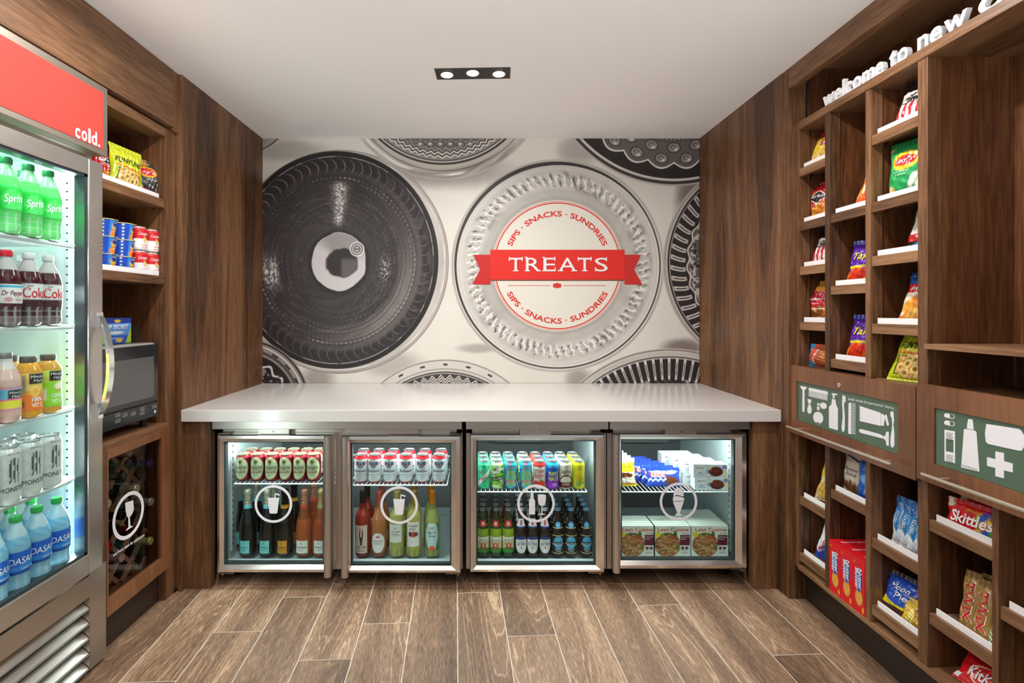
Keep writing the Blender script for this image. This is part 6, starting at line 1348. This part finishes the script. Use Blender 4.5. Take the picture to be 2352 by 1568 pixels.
def hagen(root):
    def art(a): return a.m(a.v*0+1, G('cfd6dc')).m((a.v > .9)*1.0, G('e8eaf0')).m((a.u > .78)*1.0, G('e2d0a4')).ell(.86, .78, .16, .16, G('8a86b8')).ell(-.62, .72, .30, .20, G('e6e2dc')).ell(-.12, .45, .12, .16, G('8a96c8')).m((np.abs(a.u+.05-.3*np.sin(a.v*4)) < .05)*.7, G('b8a0c0')).ell(.34, .44, .42, .38, G('5a1e12')).ell(.30, .52, .30, .22, G('73281a')).ell(-.02, .7, .08, .12, G('e6d0a0'))
    carton(root, .160, .058, .062, art, [('Haagen-Dazs', -.62, .73, .13, G('6a1a3a'), dict(w=.038)), ('vanilla', -.62, .36, .10, G('3a7a9a'), dict(w=.02)), ('milk chocolate', -.58, .22, .09, G('3a7a9a'), dict(w=.034))], side=(222, 222, 224), top=(232, 230, 234), nx=60, nz=26,
           ttexts=[('Haagen-Dazs', -.3, .5, .14, (150, 140, 170), dict(w=.05))])
xh = cpos(1630, 2.5)
for r in range(4):
    for l in range(2): place('hag', hagen, 'ice_cream_carton', (xh-.030*r-(0 if l else -.006), 2.520+.064*r, .433+e+.0632*l), R(-2+r), 'white ice cream carton with chocolate bar picture, %s %s' % (['front', 'second', 'third', 'rearmost'][r], ['lower', 'upper'][l]), 'carton', 'white ice cream cartons')
def lean_(root):
    def art(a):
        a.m(a.v*0+1, G('e4e8dc')).m(((a.u < .42) & (a.v < .80) & (a.v > .04))*0.0, G('d8d0c0'))
        d = np.hypot((a.u+.24)/.70, (a.v-.38)/.40); a.m((d < 1.03)*(a.u < .44)*1.0, G('c8c0b0')).m((d < .99)*(a.u < .44)*1.0, G('8a5a34'))
        a.m((a.u > .44)*1.0, G('e4e8dc')); r = random.Random(4)
        for i in range(150):
            t = r.random()*2*pi; q = math.sqrt(r.random()); uu = -.24+.62*q*cos(t); vv = .36+.34*q*sin(t)
            if uu < .38: a.ell(uu, vv, .10, .014, [G('d8a46a'), G('b8743c'), G('e2bc86'), G('9a5a2c')][i % 4], r.random()*3)
        a.ell(-.2, .46, .36, .10, G('9a6238')).ell(-.2, .48, .26, .06, G('b88454')).ell(.18, .70, .10, .13, G('3c6a28')).ell(-.32, .72, .14, .05, G('42742c')).ell(.14, .60, .14, .05, G('c8442a')).ell(.30, .30, .08, .09, G('4a7a2c')).m((a.u > .44)*1.0, G('e4e8dc'))
        a.ell(-.76, .72, .16, .095, G('e2d42a')).rect(.44, .36, .96, .70, G('6a1c36'))
        a.ell(.58, .27, .09, .05, G('6a1c36')).ell(.80, .27, .09, .05, G('6a1c36'))
        for v in (.13, .10, .18): a.rect(.5, v, .85, v+.01, G('8a8a84'))
        return a
    carton(root, .179, .040, .148, art, [('Lean Cuisine', .06, .885, .125, (206, 74, 38), dict(w=.150, bold=.03)), ('FEATURES', .72, .755, .035, (60, 50, 50), dict(w=.034, bold=.03)), ('Herb Roasted', .70, .64, .04, Wt, dict(w=.040)), ('Chicken', .62, .57, .04, Wt, dict(w=.026))], side=(206, 212, 200), top=(214, 222, 210), nx=90, nz=76)
for c, x in enumerate((1459.5, 1540.5, 1626.5)):
    for r in range(5 if c == 2 else 3):
        hi = .0
        place('lea', lean_, 'frozen_meal_box', (cpos(x, 2.52), 2.522+.0425*r, zb+.004+e+hi), R(0), 'white frozen chicken meal box, %s stack, %s' % (['left', 'middle', 'right'][c], ['front box', 'second box', 'third box', 'fourth box', 'fifth box', 'sixth box'][r]), 'meal box', 'white frozen meal boxes')
